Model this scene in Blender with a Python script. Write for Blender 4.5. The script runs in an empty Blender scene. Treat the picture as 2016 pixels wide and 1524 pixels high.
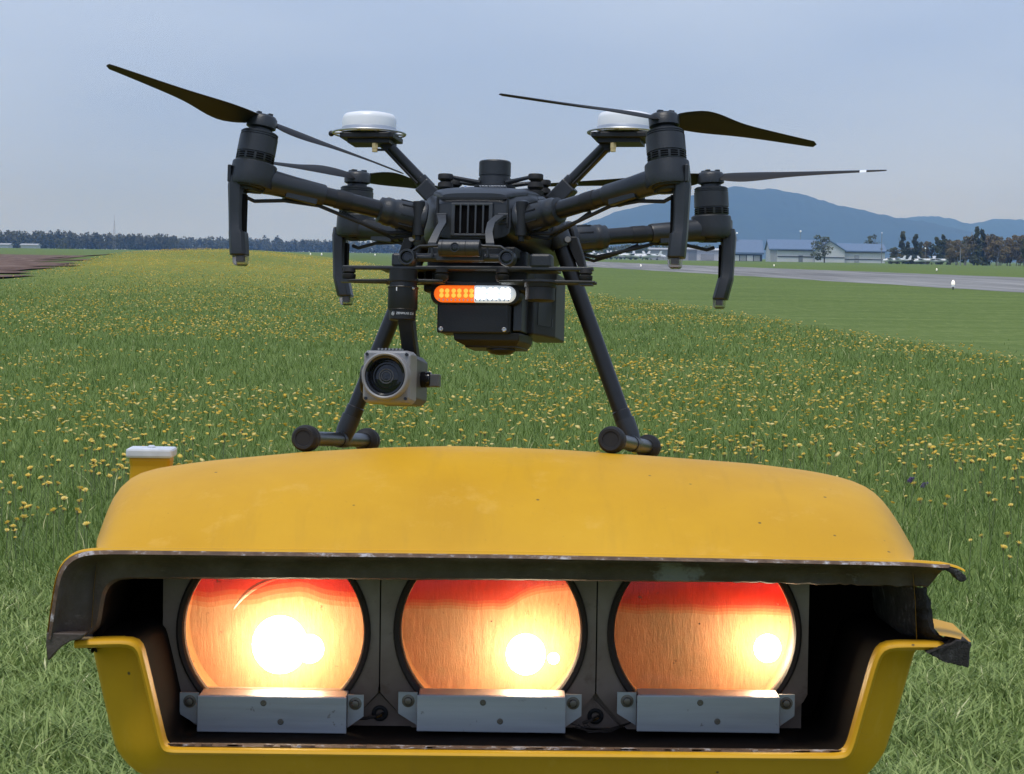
import bpy, bmesh, math, random
import numpy as np
from math import radians, sin, cos, pi, sqrt, atan2, exp
from mathutils import Vector, Matrix, noise as mnoise

random.seed(7)
rng = np.random.default_rng(11)
scene = bpy.context.scene
col = scene.collection

# ------------------------------------------------------------------ camera
F_PX, CAM_H = 5600.0, 1.0
pitch, roll = math.atan((762 - 502) / F_PX), radians(0.8)
fw = Vector((0, cos(pitch), -sin(pitch))); up = Vector((0, sin(pitch), cos(pitch))); rt = Vector((1, 0, 0))
r2 = rt * cos(roll) + up * sin(roll); u2 = up * cos(roll) - rt * sin(roll)
cd = bpy.data.cameras.new('camera'); cam = bpy.data.objects.new('camera', cd); col.objects.link(cam)
cam.matrix_world = Matrix(((r2.x, u2.x, -fw.x, 0), (r2.y, u2.y, -fw.y, 0), (r2.z, u2.z, -fw.z, CAM_H), (0, 0, 0, 1)))
cd.sensor_fit = 'HORIZONTAL'; cd.sensor_width = 36; cd.lens = 36 * F_PX / 2016
cd.clip_start = 0.05; cd.clip_end = 60000
scene.camera = cam

# ------------------------------------------------------------------ sky and sun (overcast afternoon)
SUN_EL, SUN_AZ = radians(72), radians(205)     # azimuth clockwise from +Y: behind the camera, to its left
wd = bpy.data.worlds.new('World'); scene.world = wd; wd.use_nodes = True
nt = wd.node_tree; nt.nodes.clear()
def wn(t, **k):
    n = nt.nodes.new(t)
    for a, b in k.items(): setattr(n, a, b)
    return n
out = wn('ShaderNodeOutputWorld'); bg = wn('ShaderNodeBackground'); bg.inputs[1].default_value = 0.1
sky = wn('ShaderNodeTexSky', sky_type='NISHITA', sun_disc=False, sun_elevation=SUN_EL, sun_rotation=SUN_AZ)
sky.air_density = 1.0; sky.dust_density = 1.5; sky.ozone_density = 3.0
tc = wn('ShaderNodeTexCoord'); mp = wn('ShaderNodeMapping'); mp.inputs['Scale'].default_value = (1.6, 1.6, 7.0)
nz = wn('ShaderNodeTexNoise'); nz.inputs['Scale'].default_value = 1.7; nz.inputs['Detail'].default_value = 4; nz.inputs['Roughness'].default_value = .45
ramp = wn('ShaderNodeValToRGB')
ramp.color_ramp.elements[0].position = .36; ramp.color_ramp.elements[0].color = (3.8, 5.0, 7.7, 1)
ramp.color_ramp.elements[1].position = .64; ramp.color_ramp.elements[1].color = (5.3, 6.45, 8.8, 1)
mix = wn('ShaderNodeMix', data_type='RGBA'); mix.inputs[0].default_value = .88
L = nt.links.new
L(tc.outputs['Generated'], mp.inputs[0]); L(mp.outputs[0], nz.inputs['Vector']); L(nz.outputs['Fac'], ramp.inputs[0])
L(sky.outputs[0], mix.inputs[6]); L(ramp.outputs[0], mix.inputs[7]); L(mix.outputs[2], bg.inputs[0]); L(bg.outputs[0], out.inputs[0])
sd = bpy.data.lights.new('sun', 'SUN'); sd.energy = 2.1; sd.angle = radians(20); sd.color = (1, .95, .88)
so = bpy.data.objects.new('sun', sd); col.objects.link(so)
sdir = Vector((sin(SUN_AZ) * cos(SUN_EL), cos(SUN_AZ) * cos(SUN_EL), sin(SUN_EL)))
so.rotation_euler = sdir.to_track_quat('Z', 'Y').to_euler(); so.location = (-6, -10, 14)
vs = scene.view_settings; vs.view_transform = 'Standard'; vs.look = 'None'; vs.gamma = 1; vs.exposure = 0.1
scene.render.engine = 'CYCLES'
cy = scene.cycles; cy.use_denoising = True; cy.max_bounces = 6; cy.diffuse_bounces = 3; cy.glossy_bounces = 3; cy.transparent_max_bounces = 8; cy.use_adaptive_sampling = True; cy.adaptive_threshold = .015; cy.volume_bounces = 0
cy.caustics_reflective = False; cy.caustics_refractive = False; cy.sample_clamp_indirect = 6

# ------------------------------------------------------------------ materials
MATS = {}
class NT:
    def __init__(s, name):
        s.m = bpy.data.materials.new(name); s.m.use_nodes = True; s.t = s.m.node_tree; s.t.nodes.clear()
        s.out = s.n('ShaderNodeOutputMaterial'); s.b = s.n('ShaderNodeBsdfPrincipled'); s.l(s.b.outputs[0], s.out.inputs[0])
    def n(s, t, **k):
        x = s.t.nodes.new(t)
        for a, b in k.items(): setattr(x, a, b)
        return x
    def l(s, a, b): s.t.links.new(a, b)
    def noise(s, scale, detail=3, rough=.5, vec=None, stretch=None, coord='Object'):
        tc = s.n('ShaderNodeTexCoord'); v = tc.outputs[coord]
        if vec is not None: v = vec
        if stretch:
            m = s.n('ShaderNodeMapping'); m.inputs['Scale'].default_value = stretch; s.l(v, m.inputs[0]); v = m.outputs[0]
        x = s.n('ShaderNodeTexNoise'); x.inputs['Scale'].default_value = scale; x.inputs['Detail'].default_value = detail; x.inputs['Roughness'].default_value = rough
        s.l(v, x.inputs['Vector']); return x.outputs['Fac']
    def ramp(s, fac, stops):
        r = s.n('ShaderNodeValToRGB'); e = r.color_ramp.elements
        while len(e) > 1: e.remove(e[-1])
        for i, (p, c) in enumerate(stops):
            x = e[0] if i == 0 else e.new(p)
            x.position = p; x.color = (*c, 1) if len(c) == 3 else c
        s.l(fac, r.inputs[0]); return r.outputs[0]
    def mix(s, f, a, b):
        x = s.n('ShaderNodeMix', data_type='RGBA')
        for v, i in ((f, 0), (a, 6), (b, 7)):
            if hasattr(v, 'default_value'): s.l(v, x.inputs[i])
            else: x.inputs[i].default_value = v if i == 0 else ((*v, 1) if len(v) == 3 else v)
        return x.outputs[2]
    def bump(s, h, strength, dist=.01):
        x = s.n('ShaderNodeBump'); x.inputs['Strength'].default_value = strength; x.inputs['Distance'].default_value = dist
        s.l(h, x.inputs['Height']); s.l(x.outputs[0], s.b.inputs['Normal'])
    def base(s, v):
        if hasattr(v, 'default_value'): s.l(v, s.b.inputs['Base Color'])
        else: s.b.inputs['Base Color'].default_value = (*v, 1)
    def set(s, rough=None, metal=None, spec=None):
        if rough is not None: s.b.inputs['Roughness'].default_value = rough
        if metal is not None: s.b.inputs['Metallic'].default_value = metal
        if spec is not None: s.b.inputs['Specular IOR Level'].default_value = spec
def simple(name, c, rough=.5, metal=0, var=.18, nscale=40, bump=0, spec=None):
    t = NT(name); f = t.noise(nscale, 4)
    t.base(t.ramp(f, [(.3, tuple(x * (1 - var) for x in c)), (.7, tuple(min(1, x * (1 + var)) for x in c))]))
    t.set(rough, metal, spec)
    if bump: t.bump(t.noise(nscale * 12, 2), bump, .0008)
    MATS[name] = t.m; return t.m
simple('plastic', (.0135, .016, .0195), .42, bump=.25, spec=.6)
simple('void', (.0025, .0025, .003), .9, spec=.1)  # near-black puts the shade inside slots and recesses into the colour
simple('plastic_dark', (.0055, .006, .007), .5, bump=.2)
simple('plastic_light', (.038, .043, .05), .5, bump=.2)
simple('carbon', (.009, .009, .0095), .34, bump=.1, nscale=120)
simple('rubber', (.010, .010, .011), .7)
simple('blade_plastic', (.010, .0095, .0100), .6, spec=.3)
simple('gimbal_grey', (.235, .24, .25), .45, metal=0, var=.08)
simple('gimbal_dark', (.075, .077, .08), .45, var=.1)
simple('lens_black', (.006, .006, .007), .12)
simple('lens_glass', (.012, .013, .018), .05)
simple('antenna_white', (.82, .83, .85), .3, var=.03)
simple('steel', (.55, .56, .58), .45, metal=.9, var=.1)
simple('gold', (.75, .52, .22), .28, metal=1)
simple('white_print', (.8, .82, .85), .5, var=.02)
simple('blue_print', (.12, .3, .75), .5, var=.02)
simple('screw', (.17, .15, .13), .4, metal=.8)
simple('cap_white', (.62, .65, .70), .45, var=.12)
simple('concrete', (.35, .34, .32), .9)
simple('rust_dark', (.03, .02, .015), .8)

def yellow_paint():
    t = NT('yellow_paint')
    big = t.ramp(t.noise(3.5, 5, .6), [(.3, (.565, .292, .010)), (.52, (.635, .34, .013)), (.75, (.69, .385, .022))])
    # chips and dirt specks
    v = t.n('ShaderNodeTexVoronoi'); v.inputs['Scale'].default_value = 34
    tc = t.n('ShaderNodeTexCoord'); t.l(tc.outputs['Object'], v.inputs['Vector'])
    n2 = t.noise(9, 3)
    lt = t.n('ShaderNodeMath', operation='SUBTRACT'); t.l(v.outputs['Distance'], lt.inputs[0]); lt.inputs[1].default_value = .0
    sp = t.ramp(lt.outputs[0], [(.0, (1, 1, 1)), (.035, (1, 1, 1)), (.075, (0, 0, 0))])
    msk = t.n('ShaderNodeMath', operation='MULTIPLY'); t.l(sp, msk.inputs[0]); t.l(t.ramp(n2, [(.50, (0, 0, 0)), (.54, (1, 1, 1))]), msk.inputs[1])
    c = t.mix(msk.outputs[0], big, (.10, .07, .03))
    fine = t.noise(160, 3, .7)
    c = t.mix(t.ramp(fine, [(.66, (0, 0, 0)), (.78, (.55, .55, .55))]), c, (.45, .23, .02))
    c = t.mix(t.ramp(t.noise(14, 6, .75, stretch=(1, 1, .35)), [(.58, (0, 0, 0)), (.75, (.35, .35, .35))]), c, (.78, .48, .12))
    run = t.noise(30, 4, .6, stretch=(1.6, .22, .22)); c = t.mix(t.ramp(run, [(.55, (0, 0, 0)), (.72, (.14, .14, .14))]), c, (.36, .20, .03))
    scf = t.noise(5.5, 7, .8, stretch=(1, 1.5, 1.5)); c = t.mix(t.ramp(scf, [(.62, (0, 0, 0)), (.70, (.2, .2, .2))]), c, (.62, .36, .16))
    t.base(c); t.set(.5, spec=.22); t.bump(t.noise(22, 5, .6), .10, .004); MATS['yellow_paint'] = t.m
yellow_paint()
def worn_edge():
    t = NT('worn_edge'); f = t.noise(55, 4, .7)
    t.base(t.ramp(f, [(.40, (.075, .040, .022)), (.55, (.14, .085, .05)), (.66, (.42, .40, .40))])); t.set(.7); t.bump(t.noise(220, 3), .5, .002); MATS['worn_edge'] = t.m
worn_edge()
def visor_dark():
    t = NT('visor_dark')
    c = t.ramp(t.noise(16, 6, .65), [(.35, (.038, .024, .017)), (.5, (.062, .043, .032)), (.68, (.092, .070, .059))])
    patch = t.noise(9, 6, .7)
    c = t.mix(t.ramp(patch, [(.60, (0, 0, 0)), (.66, (.8, .8, .8))]), c, (.20, .20, .20))
    w = t.noise(60, 5, .75, stretch=(.25, 1, 1.6))
    c = t.mix(t.ramp(w, [(.62, (0, 0, 0)), (.72, (.5, .5, .5))]), c, (.20, .165, .14))
    t.base(c); t.set(.62); t.bump(t.noise(120, 4, .7), .5, .003); MATS['visor_dark'] = t.m
visor_dark()
simple('interior_dark', (.0075, .0045, .0032), .9, var=.4, nscale=18, spec=.1)
def torn():
    t = NT('torn_fibre')
    t.base(t.ramp(t.noise(90, 6, .8, stretch=(1, 1, .5)), [(.35, (.010, .008, .007)), (.55, (.035, .030, .027)), (.72, (.16, .16, .17))]))
    t.set(.85); t.bump(t.noise(160, 5, .8), 1.0, .006); MATS['torn_fibre'] = t.m
torn()
def lamp_panel():
    t = NT('panel_metal')
    c = t.ramp(t.noise(7, 5, .6), [(.3, (.15, .105, .08)), (.5, (.22, .165, .135)), (.72, (.32, .27, .235))])
    c = t.mix(t.ramp(t.noise(30, 5, .7), [(.58, (0, 0, 0)), (.7, (.6, .6, .6))]), c, (.09, .05, .03))
    t.base(c); t.set(.45, .25); MATS['panel_metal'] = t.m
lamp_panel()
def alu():
    t = NT('brushed_metal')
    c = t.ramp(t.noise(12, 5, .6, stretch=(.3, 1, 3)), [(.3, (.30, .31, .34)), (.7, (.42, .44, .48))])
    c = t.mix(t.ramp(t.noise(70, 3, .7), [(.68, (0, 0, 0)), (.73, (.7, .7, .7))]), c, (.16, .14, .13))
    t.base(c); t.set(.38, .5); t.bump(t.noise(60, 3, stretch=(.05, 1, 4)), .06, .002); MATS['brushed_metal'] = t.m
alu()
def chamber():
    t = NT('lamp_reflector')
    w = t.noise(120, 6, .8, stretch=(1.6, 1, .30))  # vertical streaks put the lens reflections into the colour
    c = t.ramp(w, [(.30, (.37, .135, .042)), (.46, (.49, .20, .068)), (.6, (.57, .255, .095)), (.76, (.70, .40, .19))])
    g = t.noise(13, 5, .65, stretch=(1, 1, .7))
    c = t.mix(t.ramp(g, [(.46, (0, 0, 0)), (.64, (.6, .6, .6))]), c, (.27, .165, .055))
    t.base(c); t.set(.5); t.bump(w, .35, .01); MATS['lamp_reflector'] = t.m
chamber()
def glassy(name, tint, gloss=.05, bumpy=False, dirt=0):
    t = NT(name); t.t.nodes.remove(t.b)
    tr = t.n('ShaderNodeBsdfTransparent'); tr.inputs[0].default_value = (*tint, 1)
    gl = t.n('ShaderNodeBsdfGlossy'); gl.inputs['Roughness'].default_value = .12
    fr = t.n('ShaderNodeFresnel'); fr.inputs[0].default_value = 1.45
    mx = t.n('ShaderNodeMixShader'); t.l(fr.outputs[0], mx.inputs[0]); t.l(tr.outputs[0], mx.inputs[1]); t.l(gl.outputs[0], mx.inputs[2])
    last = mx
    if dirt:
        df = t.n('ShaderNodeBsdfDiffuse'); df.inputs[0].default_value = (.16, .07, .03, 1)
        m2 = t.n('ShaderNodeMixShader'); f = t.ramp(t.noise(85, 4, .7), [(.66, (0, 0, 0)), (.72, (dirt,) * 3)])
        t.l(f, m2.inputs[0]); t.l(mx.outputs[0], m2.inputs[1]); t.l(df.outputs[0], m2.inputs[2]); last = m2
    if dirt:
        tl = t.n('ShaderNodeBsdfTranslucent'); tl.inputs[0].default_value = (1, .84, .60, 1); m3 = t.n('ShaderNodeMixShader'); m3.inputs[0].default_value = .075
        t.l(last.outputs[0], m3.inputs[1]); t.l(tl.outputs[0], m3.inputs[2]); last = m3
    t.l(last.outputs[0], t.out.inputs[0]); MATS[name] = t.m
glassy('lens_clear', (.97, .93, .88), dirt=.75)
glassy('red_glass', (.98, .06, .03))
glassy('soft_red_1', (.99, .72, .62)); glassy('soft_red_2', (.99, .45, .33)); glassy('soft_red_3', (.98, .22, .14))  # fading tints that imitate the soft lower edge of the red light
glassy('clear_cover', (.92, .93, .95))
glassy('led_cover', (.75, .72, .70))
def emit(name, c, s):
    t = NT(name); t.b.inputs['Base Color'].default_value = (*c, 1); t.b.inputs['Emission Color'].default_value = (*c, 1); t.b.inputs['Emission Strength'].default_value = s; MATS[name] = t.m
    if not name.startswith('bulb'): t.m.cycles.emission_sampling = 'NONE'
for k_, s_ in enumerate((27, 40, 74)): emit('bulb_glow_%d' % k_, (1, .82, .58), s_)
emit('amber_led', (1, .34, .045), 1.4)
emit('white_led', (.92, .96, 1), 4)
emit('runway_lamp', (1, .93, .80), .6)
emit('far_lamp', (.95, .97, 1), .25)
emit('amber_lens', (1, .16, .012), .75)
emit('clear_lens', (.82, .90, 1), .42)

def ground_mat():
    t = NT('meadow')
    geo = t.n('ShaderNodeNewGeometry'); pos = geo.outputs['Position']
    sx = t.n('ShaderNodeSeparateXYZ'); t.l(pos, sx.inputs[0])
    # offset across the strip: x + .058 y
    lat = t.n('ShaderNodeMath', operation='MULTIPLY_ADD'); t.l(sx.outputs[1], lat.inputs[0]); lat.inputs[1].default_value = .058; t.l(sx.outputs[0], lat.inputs[2])
    wob = t.noise(.15, 4, .6, vec=pos)
    lat2 = t.n('ShaderNodeMath', operation='MULTIPLY_ADD'); t.l(wob, lat2.inputs[0]); lat2.inputs[1].default_value = 2.5; t.l(lat.outputs[0], lat2.inputs[2])
    # mown turf: streaks along the mowing direction, seen at a grazing angle
    vm = t.n('ShaderNodeMapping'); vm.inputs['Rotation'].default_value = (0, 0, -.2); vm.inputs['Scale'].default_value = (.05, 1.0, 1); t.l(pos, vm.inputs[0])
    st = t.noise(.9, 6, .7, vec=vm.outputs[0])
    fine = t.noise(.9, 6, .7, vec=pos, stretch=(2.2, .35, 1))
    mown = t.mix(fine, t.ramp(st, [(.30, (.088, .138, .029)), (.5, (.124, .178, .044)), (.70, (.185, .235, .072))]), t.ramp(st, [(.35, (.098, .145, .032)), (.65, (.150, .200, .056))]))
    mown = t.mix(t.ramp(t.noise(.22, 6, .75, vec=pos, stretch=(1, .4, 1)), [(.38, (.55, .55, .55)), (.62, (0, 0, 0))]), mown, (.088, .132, .030))
    mown = t.mix(t.ramp(t.noise(3.5, 4, .8, vec=pos, stretch=(1.5, .25, 1)), [(.5, (0, 0, 0)), (.7, (.5, .5, .5))]), mown, (.24, .29, .10))
    # tall flowering strip
    f1 = t.noise(1.2, 6, .75, vec=pos, stretch=(3, .5, 1)); big = t.noise(.035, 4, .6, vec=pos, stretch=(1.2, .6, 1))
    tall = t.ramp(f1, [(.3, (.088, .132, .030)), (.55, (.130, .185, .044)), (.75, (.19, .235, .060))])
    yel = t.ramp(f1, [(.35, (.16, .185, .035)), (.5, (.25, .235, .04)), (.68, (.42, .34, .05))])
    fy = t.n('ShaderNodeMapRange'); fy.inputs[1].default_value = 45; fy.inputs[2].default_value = 110; t.l(sx.outputs[1], fy.inputs[0])
    fm = t.n('ShaderNodeMath', operation='MULTIPLY'); t.l(fy.outputs[0], fm.inputs[0]); t.l(t.ramp(big, [(.40, (.25, .25, .25)), (.62, (1, 1, 1))]), fm.inputs[1])
    strip = t.mix(fm.outputs[0], tall, yel)
    # right edge of the strip pulls in with distance
    re = t.n('ShaderNodeMapRange'); re.inputs[1].default_value = 55; re.inputs[2].default_value = 210; re.inputs[3].default_value = 8.0; re.inputs[4].default_value = 1.8; t.l(sx.outputs[1], re.inputs[0])
    d = t.n('ShaderNodeMath', operation='SUBTRACT'); t.l(re.outputs[0], d.inputs[0]); t.l(lat2.outputs[0], d.inputs[1])
    le = t.n('ShaderNodeMapRange'); le.inputs[1].default_value = 60; le.inputs[2].default_value = 210; le.inputs[3].default_value = -7.5; le.inputs[4].default_value = -14.5; t.l(sx.outputs[1], le.inputs[0])
    d2 = t.n('ShaderNodeMath', operation='SUBTRACT'); t.l(lat2.outputs[0], d2.inputs[0]); t.l(le.outputs[0], d2.inputs[1])
    mn = t.n('ShaderNodeMath', operation='MINIMUM'); t.l(d.outputs[0], mn.inputs[0]); t.l(d2.outputs[0], mn.inputs[1])
    far = t.n('ShaderNodeMapRange'); far.inputs[1].default_value = 330; far.inputs[2].default_value = 300; t.l(sx.outputs[1], far.inputs[0])
    ed = t.n('ShaderNodeMapRange'); ed.inputs[1].default_value = -.5; ed.inputs[2].default_value = .9; t.l(mn.outputs[0], ed.inputs[0])
    ef = t.n('ShaderNodeMath', operation='MULTIPLY'); t.l(ed.outputs[0], ef.inputs[0]); t.l(far.outputs[0], ef.inputs[1])
    c = t.mix(ef.outputs[0], mown, strip)
    t.base(c); t.set(.95, spec=.1); t.bump(t.noise(14, 5, .7, vec=pos), .6, .03); MATS['meadow'] = t.m
ground_mat()
def soil():
    t = NT('bare_earth'); geo = t.n('ShaderNodeNewGeometry')
    t.base(t.ramp(t.noise(.8, 6, .75, vec=geo.outputs['Position'], stretch=(1.2, .35, 1)), [(.32, (.07, .042, .032)), (.5, (.145, .092, .070)), (.68, (.25, .185, .15))])); t.set(.95, spec=.1); MATS['bare_earth'] = t.m
soil()
def asphalt():
    t = NT('asphalt'); geo = t.n('ShaderNodeNewGeometry')
    vm = t.n('ShaderNodeMapping'); vm.inputs['Rotation'].default_value = (0, 0, -.055); vm.inputs['Scale'].default_value = (1, .03, 1); t.l(geo.outputs['Position'], vm.inputs[0])
    a = t.noise(.55, 6, .7, vec=vm.outputs[0]); b = t.noise(2.5, 4, .6, vec=geo.outputs['Position'])
    c = t.ramp(a, [(.36, (.14, .137, .132)), (.5, (.215, .21, .202)), (.64, (.31, .302, .288))])
    t.base(t.mix(t.ramp(b, [(.55, (0, 0, 0)), (.8, (.4, .4, .4))]), c, (.10, .10, .11))); t.set(.9, spec=.2); MATS['asphalt'] = t.m
asphalt()
def by_attr(name, stops, rough=.6, trans=0, spec=.25):
    t = NT(name); a = t.n('ShaderNodeAttribute'); a.attribute_name = 'rnd'
    t.base(t.ramp(a.outputs['Fac'], stops)); t.set(rough, spec=spec)
    if trans:
        t.b.inputs['Subsurface Weight'].default_value = 0
        tr = t.n('ShaderNodeBsdfTranslucent'); mx = t.n('ShaderNodeMixShader'); mx.inputs[0].default_value = trans
        t.l(t.b.inputs['Base Color'].links[0].from_socket, tr.inputs[0]); t.l(t.b.outputs[0], mx.inputs[1]); t.l(tr.outputs[0], mx.inputs[2]); t.l(mx.outputs[0], t.out.inputs[0])
    MATS[name] = t.m
by_attr('grass_blade', [(0, (.075, .120, .026)), (.35, (.135, .205, .046)), (.7, (.20, .28, .072)), (.93, (.33, .40, .145)), (1, (.55, .53, .26))], trans=.25)
by_attr('turf_blade', [(0, (.07, .105, .030)), (.3, (.19, .265, .070)), (.7, (.34, .42, .135)), (.92, (.50, .55, .22)), (1, (.72, .70, .38))], trans=.25)
by_attr('petal', [(0, (.86, .56, .06)), (.5, (.93, .70, .14)), (1, (.95, .80, .34))], .6, .3)
simple('stalk', (.14, .17, .07), .7); simple('bud_green', (.16, .15, .05), .7); simple('purple_petal', (.12, .07, .22), .6)
def leafmat(name, a, b, c):
    by_attr(name, [(0, a), (.5, b), (1, c)], .8, .15, .1)
leafmat('leaf_far', (.085, .085, .045), (.13, .125, .066), (.18, .17, .095))
leafmat('leaf_dark', (.08, .088, .046), (.12, .128, .064), (.17, .17, .09))
leafmat('leaf_autumn', (.13, .115, .06), (.21, .17, .09), (.30, .23, .13))
leafmat('leaf_green', (.075, .09, .042), (.12, .13, .062), (.18, .18, .09))
simple('bark', (.10, .085, .07), .9); simple('bark_pale', (.38, .34, .29), .9)
simple('roof_blue', (.12, .18, .28), .5, nscale=1, var=.06)
simple('wall_white', (.62, .63, .65), .7, nscale=.5, var=.05); simple('wall_grey', (.36, .37, .39), .7, nscale=.5, var=.06)
simple('stripe_dark', (.03, .032, .036), .6); simple('door_grey', (.2, .22, .24), .6); simple('plane_white', (.80, .81, .83), .35, var=.03)
simple('glass_dark', (.03, .04, .05), .15); simple('pole_grey', (.25, .25, .25), .6); simple('hill_forest', (.018, .030, .016), .95, nscale=.02, var=.35)
simple('dark_shed', (.06, .062, .065), .8)

# ------------------------------------------------------------------ mesh helpers
class MB:
    def __init__(s): s.v = []; s.f = []
    def add(s, vs, fs):
        o = len(s.v); s.v += [tuple(v) for v in vs]; s.f += [tuple(i + o for i in f) for f in fs]; return s
    def box(s, c, d, R=None):
        x, y, z = (k / 2 for k in d); vs = [Vector((a * x, b * y, e * z)) for a in (-1, 1) for b in (-1, 1) for e in (-1, 1)]
        if R is not None: vs = [R @ v for v in vs]
        return s.add([Vector(c) + v for v in vs], [(0, 1, 3, 2), (4, 6, 7, 5), (0, 4, 5, 1), (2, 3, 7, 6), (0, 2, 6, 4), (1, 5, 7, 3)])
    def loft(s, rings, cap=True, closed=True):
        n = len(rings[0]); fs = []
        for i in range(len(rings) - 1):
            for j in range(n if closed else n - 1):
                k = (j + 1) % n; fs.append((i * n + j, i * n + k, (i + 1) * n + k, (i + 1) * n + j))
        if cap: fs += [tuple(range(n))[::-1], tuple(range((len(rings) - 1) * n, len(rings) * n))]
        return s.add([p for r in rings for p in r], fs)
    def lathe(s, o, axis, prof, n=24, cap=True):
        a = Vector(axis).normalized(); t = a.orthogonal().normalized(); b = a.cross(t); o = Vector(o)
        return s.loft([[o + a * h + (t * cos(2 * pi * k / n) + b * sin(2 * pi * k / n)) * r for k in range(n)] for r, h in prof], cap)
    def cyl(s, a, b, r0, r1=None, n=16):
        a, b = Vector(a), Vector(b); return s.lathe(a, b - a, [(r0, 0), (r0 if r1 is None else r1, (b - a).length)], n)
    def tube(s, pts, r, n=8):
        pts = [Vector(p) for p in pts]; rings = []; t0 = None
        for i, p in enumerate(pts):
            d = (pts[min(i + 1, len(pts) - 1)] - pts[max(i - 1, 0)]).normalized()
            t = d.orthogonal().normalized() if t0 is None else (t0 - d * t0.dot(d)).normalized(); t0 = t; b = d.cross(t)
            rr = r[i] if isinstance(r, (list, tuple)) else r
            rings.append([p + (t * cos(2 * pi * k / n) + b * sin(2 * pi * k / n)) * rr for k in range(n)])
        return s.loft(rings)
    def ball(s, c, r, n=12, m=8, sc=(1, 1, 1)):
        c = Vector(c); rings = []
        for i in range(m + 1):
            a = -pi / 2 + pi * i / m; q = max(cos(a), .02)
            rings.append([c + Vector((r * q * cos(2 * pi * k / n) * sc[0], r * q * sin(2 * pi * k / n) * sc[1], r * sin(a) * sc[2])) for k in range(n)])
        return s.loft(rings)
    def torus(s, c, axis, R, r, n=32, m=8):
        a = Vector(axis).normalized(); t = a.orthogonal().normalized(); b = a.cross(t); c = Vector(c); rings = []
        for i in range(n + 1):
            u = t * cos(2 * pi * i / n) + b * sin(2 * pi * i / n)
            rings.append([c + u * (R + r * cos(2 * pi * k / m)) + a * r * sin(2 * pi * k / m) for k in range(m)])
        return s.loft(rings, cap=False)
    def prism(s, poly, d0, d1, to):   # poly in 2d, to(p, d) -> 3d
        return s.loft([[to(p, d0) for p in poly], [to(p, d1) for p in poly]])
    def mesh(s, name, mat, smooth=40):
        me = bpy.data.meshes.new(name); me.from_pydata(s.v, [], s.f); me.materials.append(MATS[mat])
        bm = bmesh.new(); bm.from_mesh(me); bmesh.ops.recalc_face_normals(bm, faces=bm.faces); bm.to_mesh(me); bm.free()
        if smooth:
            me.polygons.foreach_set('use_smooth', [True] * len(me.polygons)); me.set_sharp_from_angle(angle=radians(smooth))
        return me
    def build(s, name, mat, parent=None, smooth=40, bevel=0, loc=None):
        o = bpy.data.objects.new(name, s.mesh(name, mat, smooth)); col.objects.link(o)
        if parent: o.parent = parent
        if loc: o.location = loc
        if bevel:
            b = o.modifiers.new('bevel', 'BEVEL'); b.width = bevel; b.segments = 2; b.limit_method = 'ANGLE'; b.angle_limit = radians(40)
        return o
def tag(o, label=None, cat=None, group=None, kind=None):
    for k, v in (('label', label), ('category', cat), ('group', group), ('kind', kind)):
        if v: o[k] = v
    return o
def empty(name, loc=(0, 0, 0), **k):
    o = bpy.data.objects.new(name, None); o.empty_display_size = .1; col.objects.link(o); o.location = loc; return tag(o, **k)
def np_mesh(name, verts, faces, mat, rnd=None):   # faces: (n,3) or (n,4) arrays
    me = bpy.data.meshes.new(name); nv = len(verts); k = faces.shape[1]; nf = len(faces)
    me.vertices.add(nv); me.vertices.foreach_set('co', verts.astype(np.float32).ravel())
    me.loops.add(nf * k); me.loops.foreach_set('vertex_index', faces.astype(np.int32).ravel())
    me.polygons.add(nf); me.polygons.foreach_set('loop_start', np.arange(0, nf * k, k, dtype=np.int32)); me.update(calc_edges=True); me.validate()
    if rnd is not None:
        at = me.attributes.new('rnd', 'FLOAT', 'POINT'); at.data.foreach_set('value', rnd.astype(np.float32))
    me.materials.append(MATS[mat]); return me
def link(name, me, parent=None, **k):
    o = bpy.data.objects.new(name, me); col.objects.link(o)
    if parent: o.parent = parent
    return tag(o, **k)
def sstep(a, b, x):
    t = np.clip((x - a) / (b - a), 0, 1); return t * t * (3 - 2 * t)

# ------------------------------------------------------------------ ground
def ground_z(x, y):
    lat = x + .058 * y
    z = 1.12 * sstep(60, 215, y) * np.exp(-((lat + 9.5) / 9.0) ** 2) * (1 - sstep(260, 420, y))
    z = z + .95 * sstep(260, 1000, y) * sstep(-20, -110, x)
    return z
def sinh_axis(lo, hi, n, s):
    u = np.linspace(math.asinh(lo / s), math.asinh(hi / s), n); return s * np.sinh(u)
gx = sinh_axis(-12500, 12500, 331, 14.0); gy = sinh_axis(-400, 13000, 420, 20.0)
X, Y = np.meshgrid(gx, gy); Z = ground_z(X, Y)
V = np.stack([X, Y, Z], -1).reshape(-1, 3); nx, ny = len(gx), len(gy)
I = np.arange(nx * ny).reshape(ny, nx)
link('ground', np_mesh('ground', V, np.stack([I[:-1, :-1], I[:-1, 1:], I[1:, 1:], I[1:, :-1]], -1).reshape(-1, 4), 'meadow'), kind='structure')
# runway: 21 m wide, 22 m to the right of the light unit
rows = sinh_axis(40, 2600, 120, 60.0); rv = []
for y in rows:
    j0, j1 = random.uniform(-.25, .25), random.uniform(-.35, .35)
    rv += [(21.9 - .056 * y + j0, y, .006), (43.0 - .056 * y + j1, y, .006)]
rf = [(2 * i, 2 * i + 1, 2 * i + 3, 2 * i + 2) for i in range(len(rows) - 1)]
link('runway', np_mesh('runway', np.array(rv), np.array(rf), 'asphalt'), kind='structure')
# apron in front of the hangars
link('apron', np_mesh('apron', np.array([(60, 905, .006), (20, 905, .006), (14, 980, .006), (75, 980, .006)]), np.array([(0, 1, 2, 3)]), 'asphalt'), kind='structure')
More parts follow.
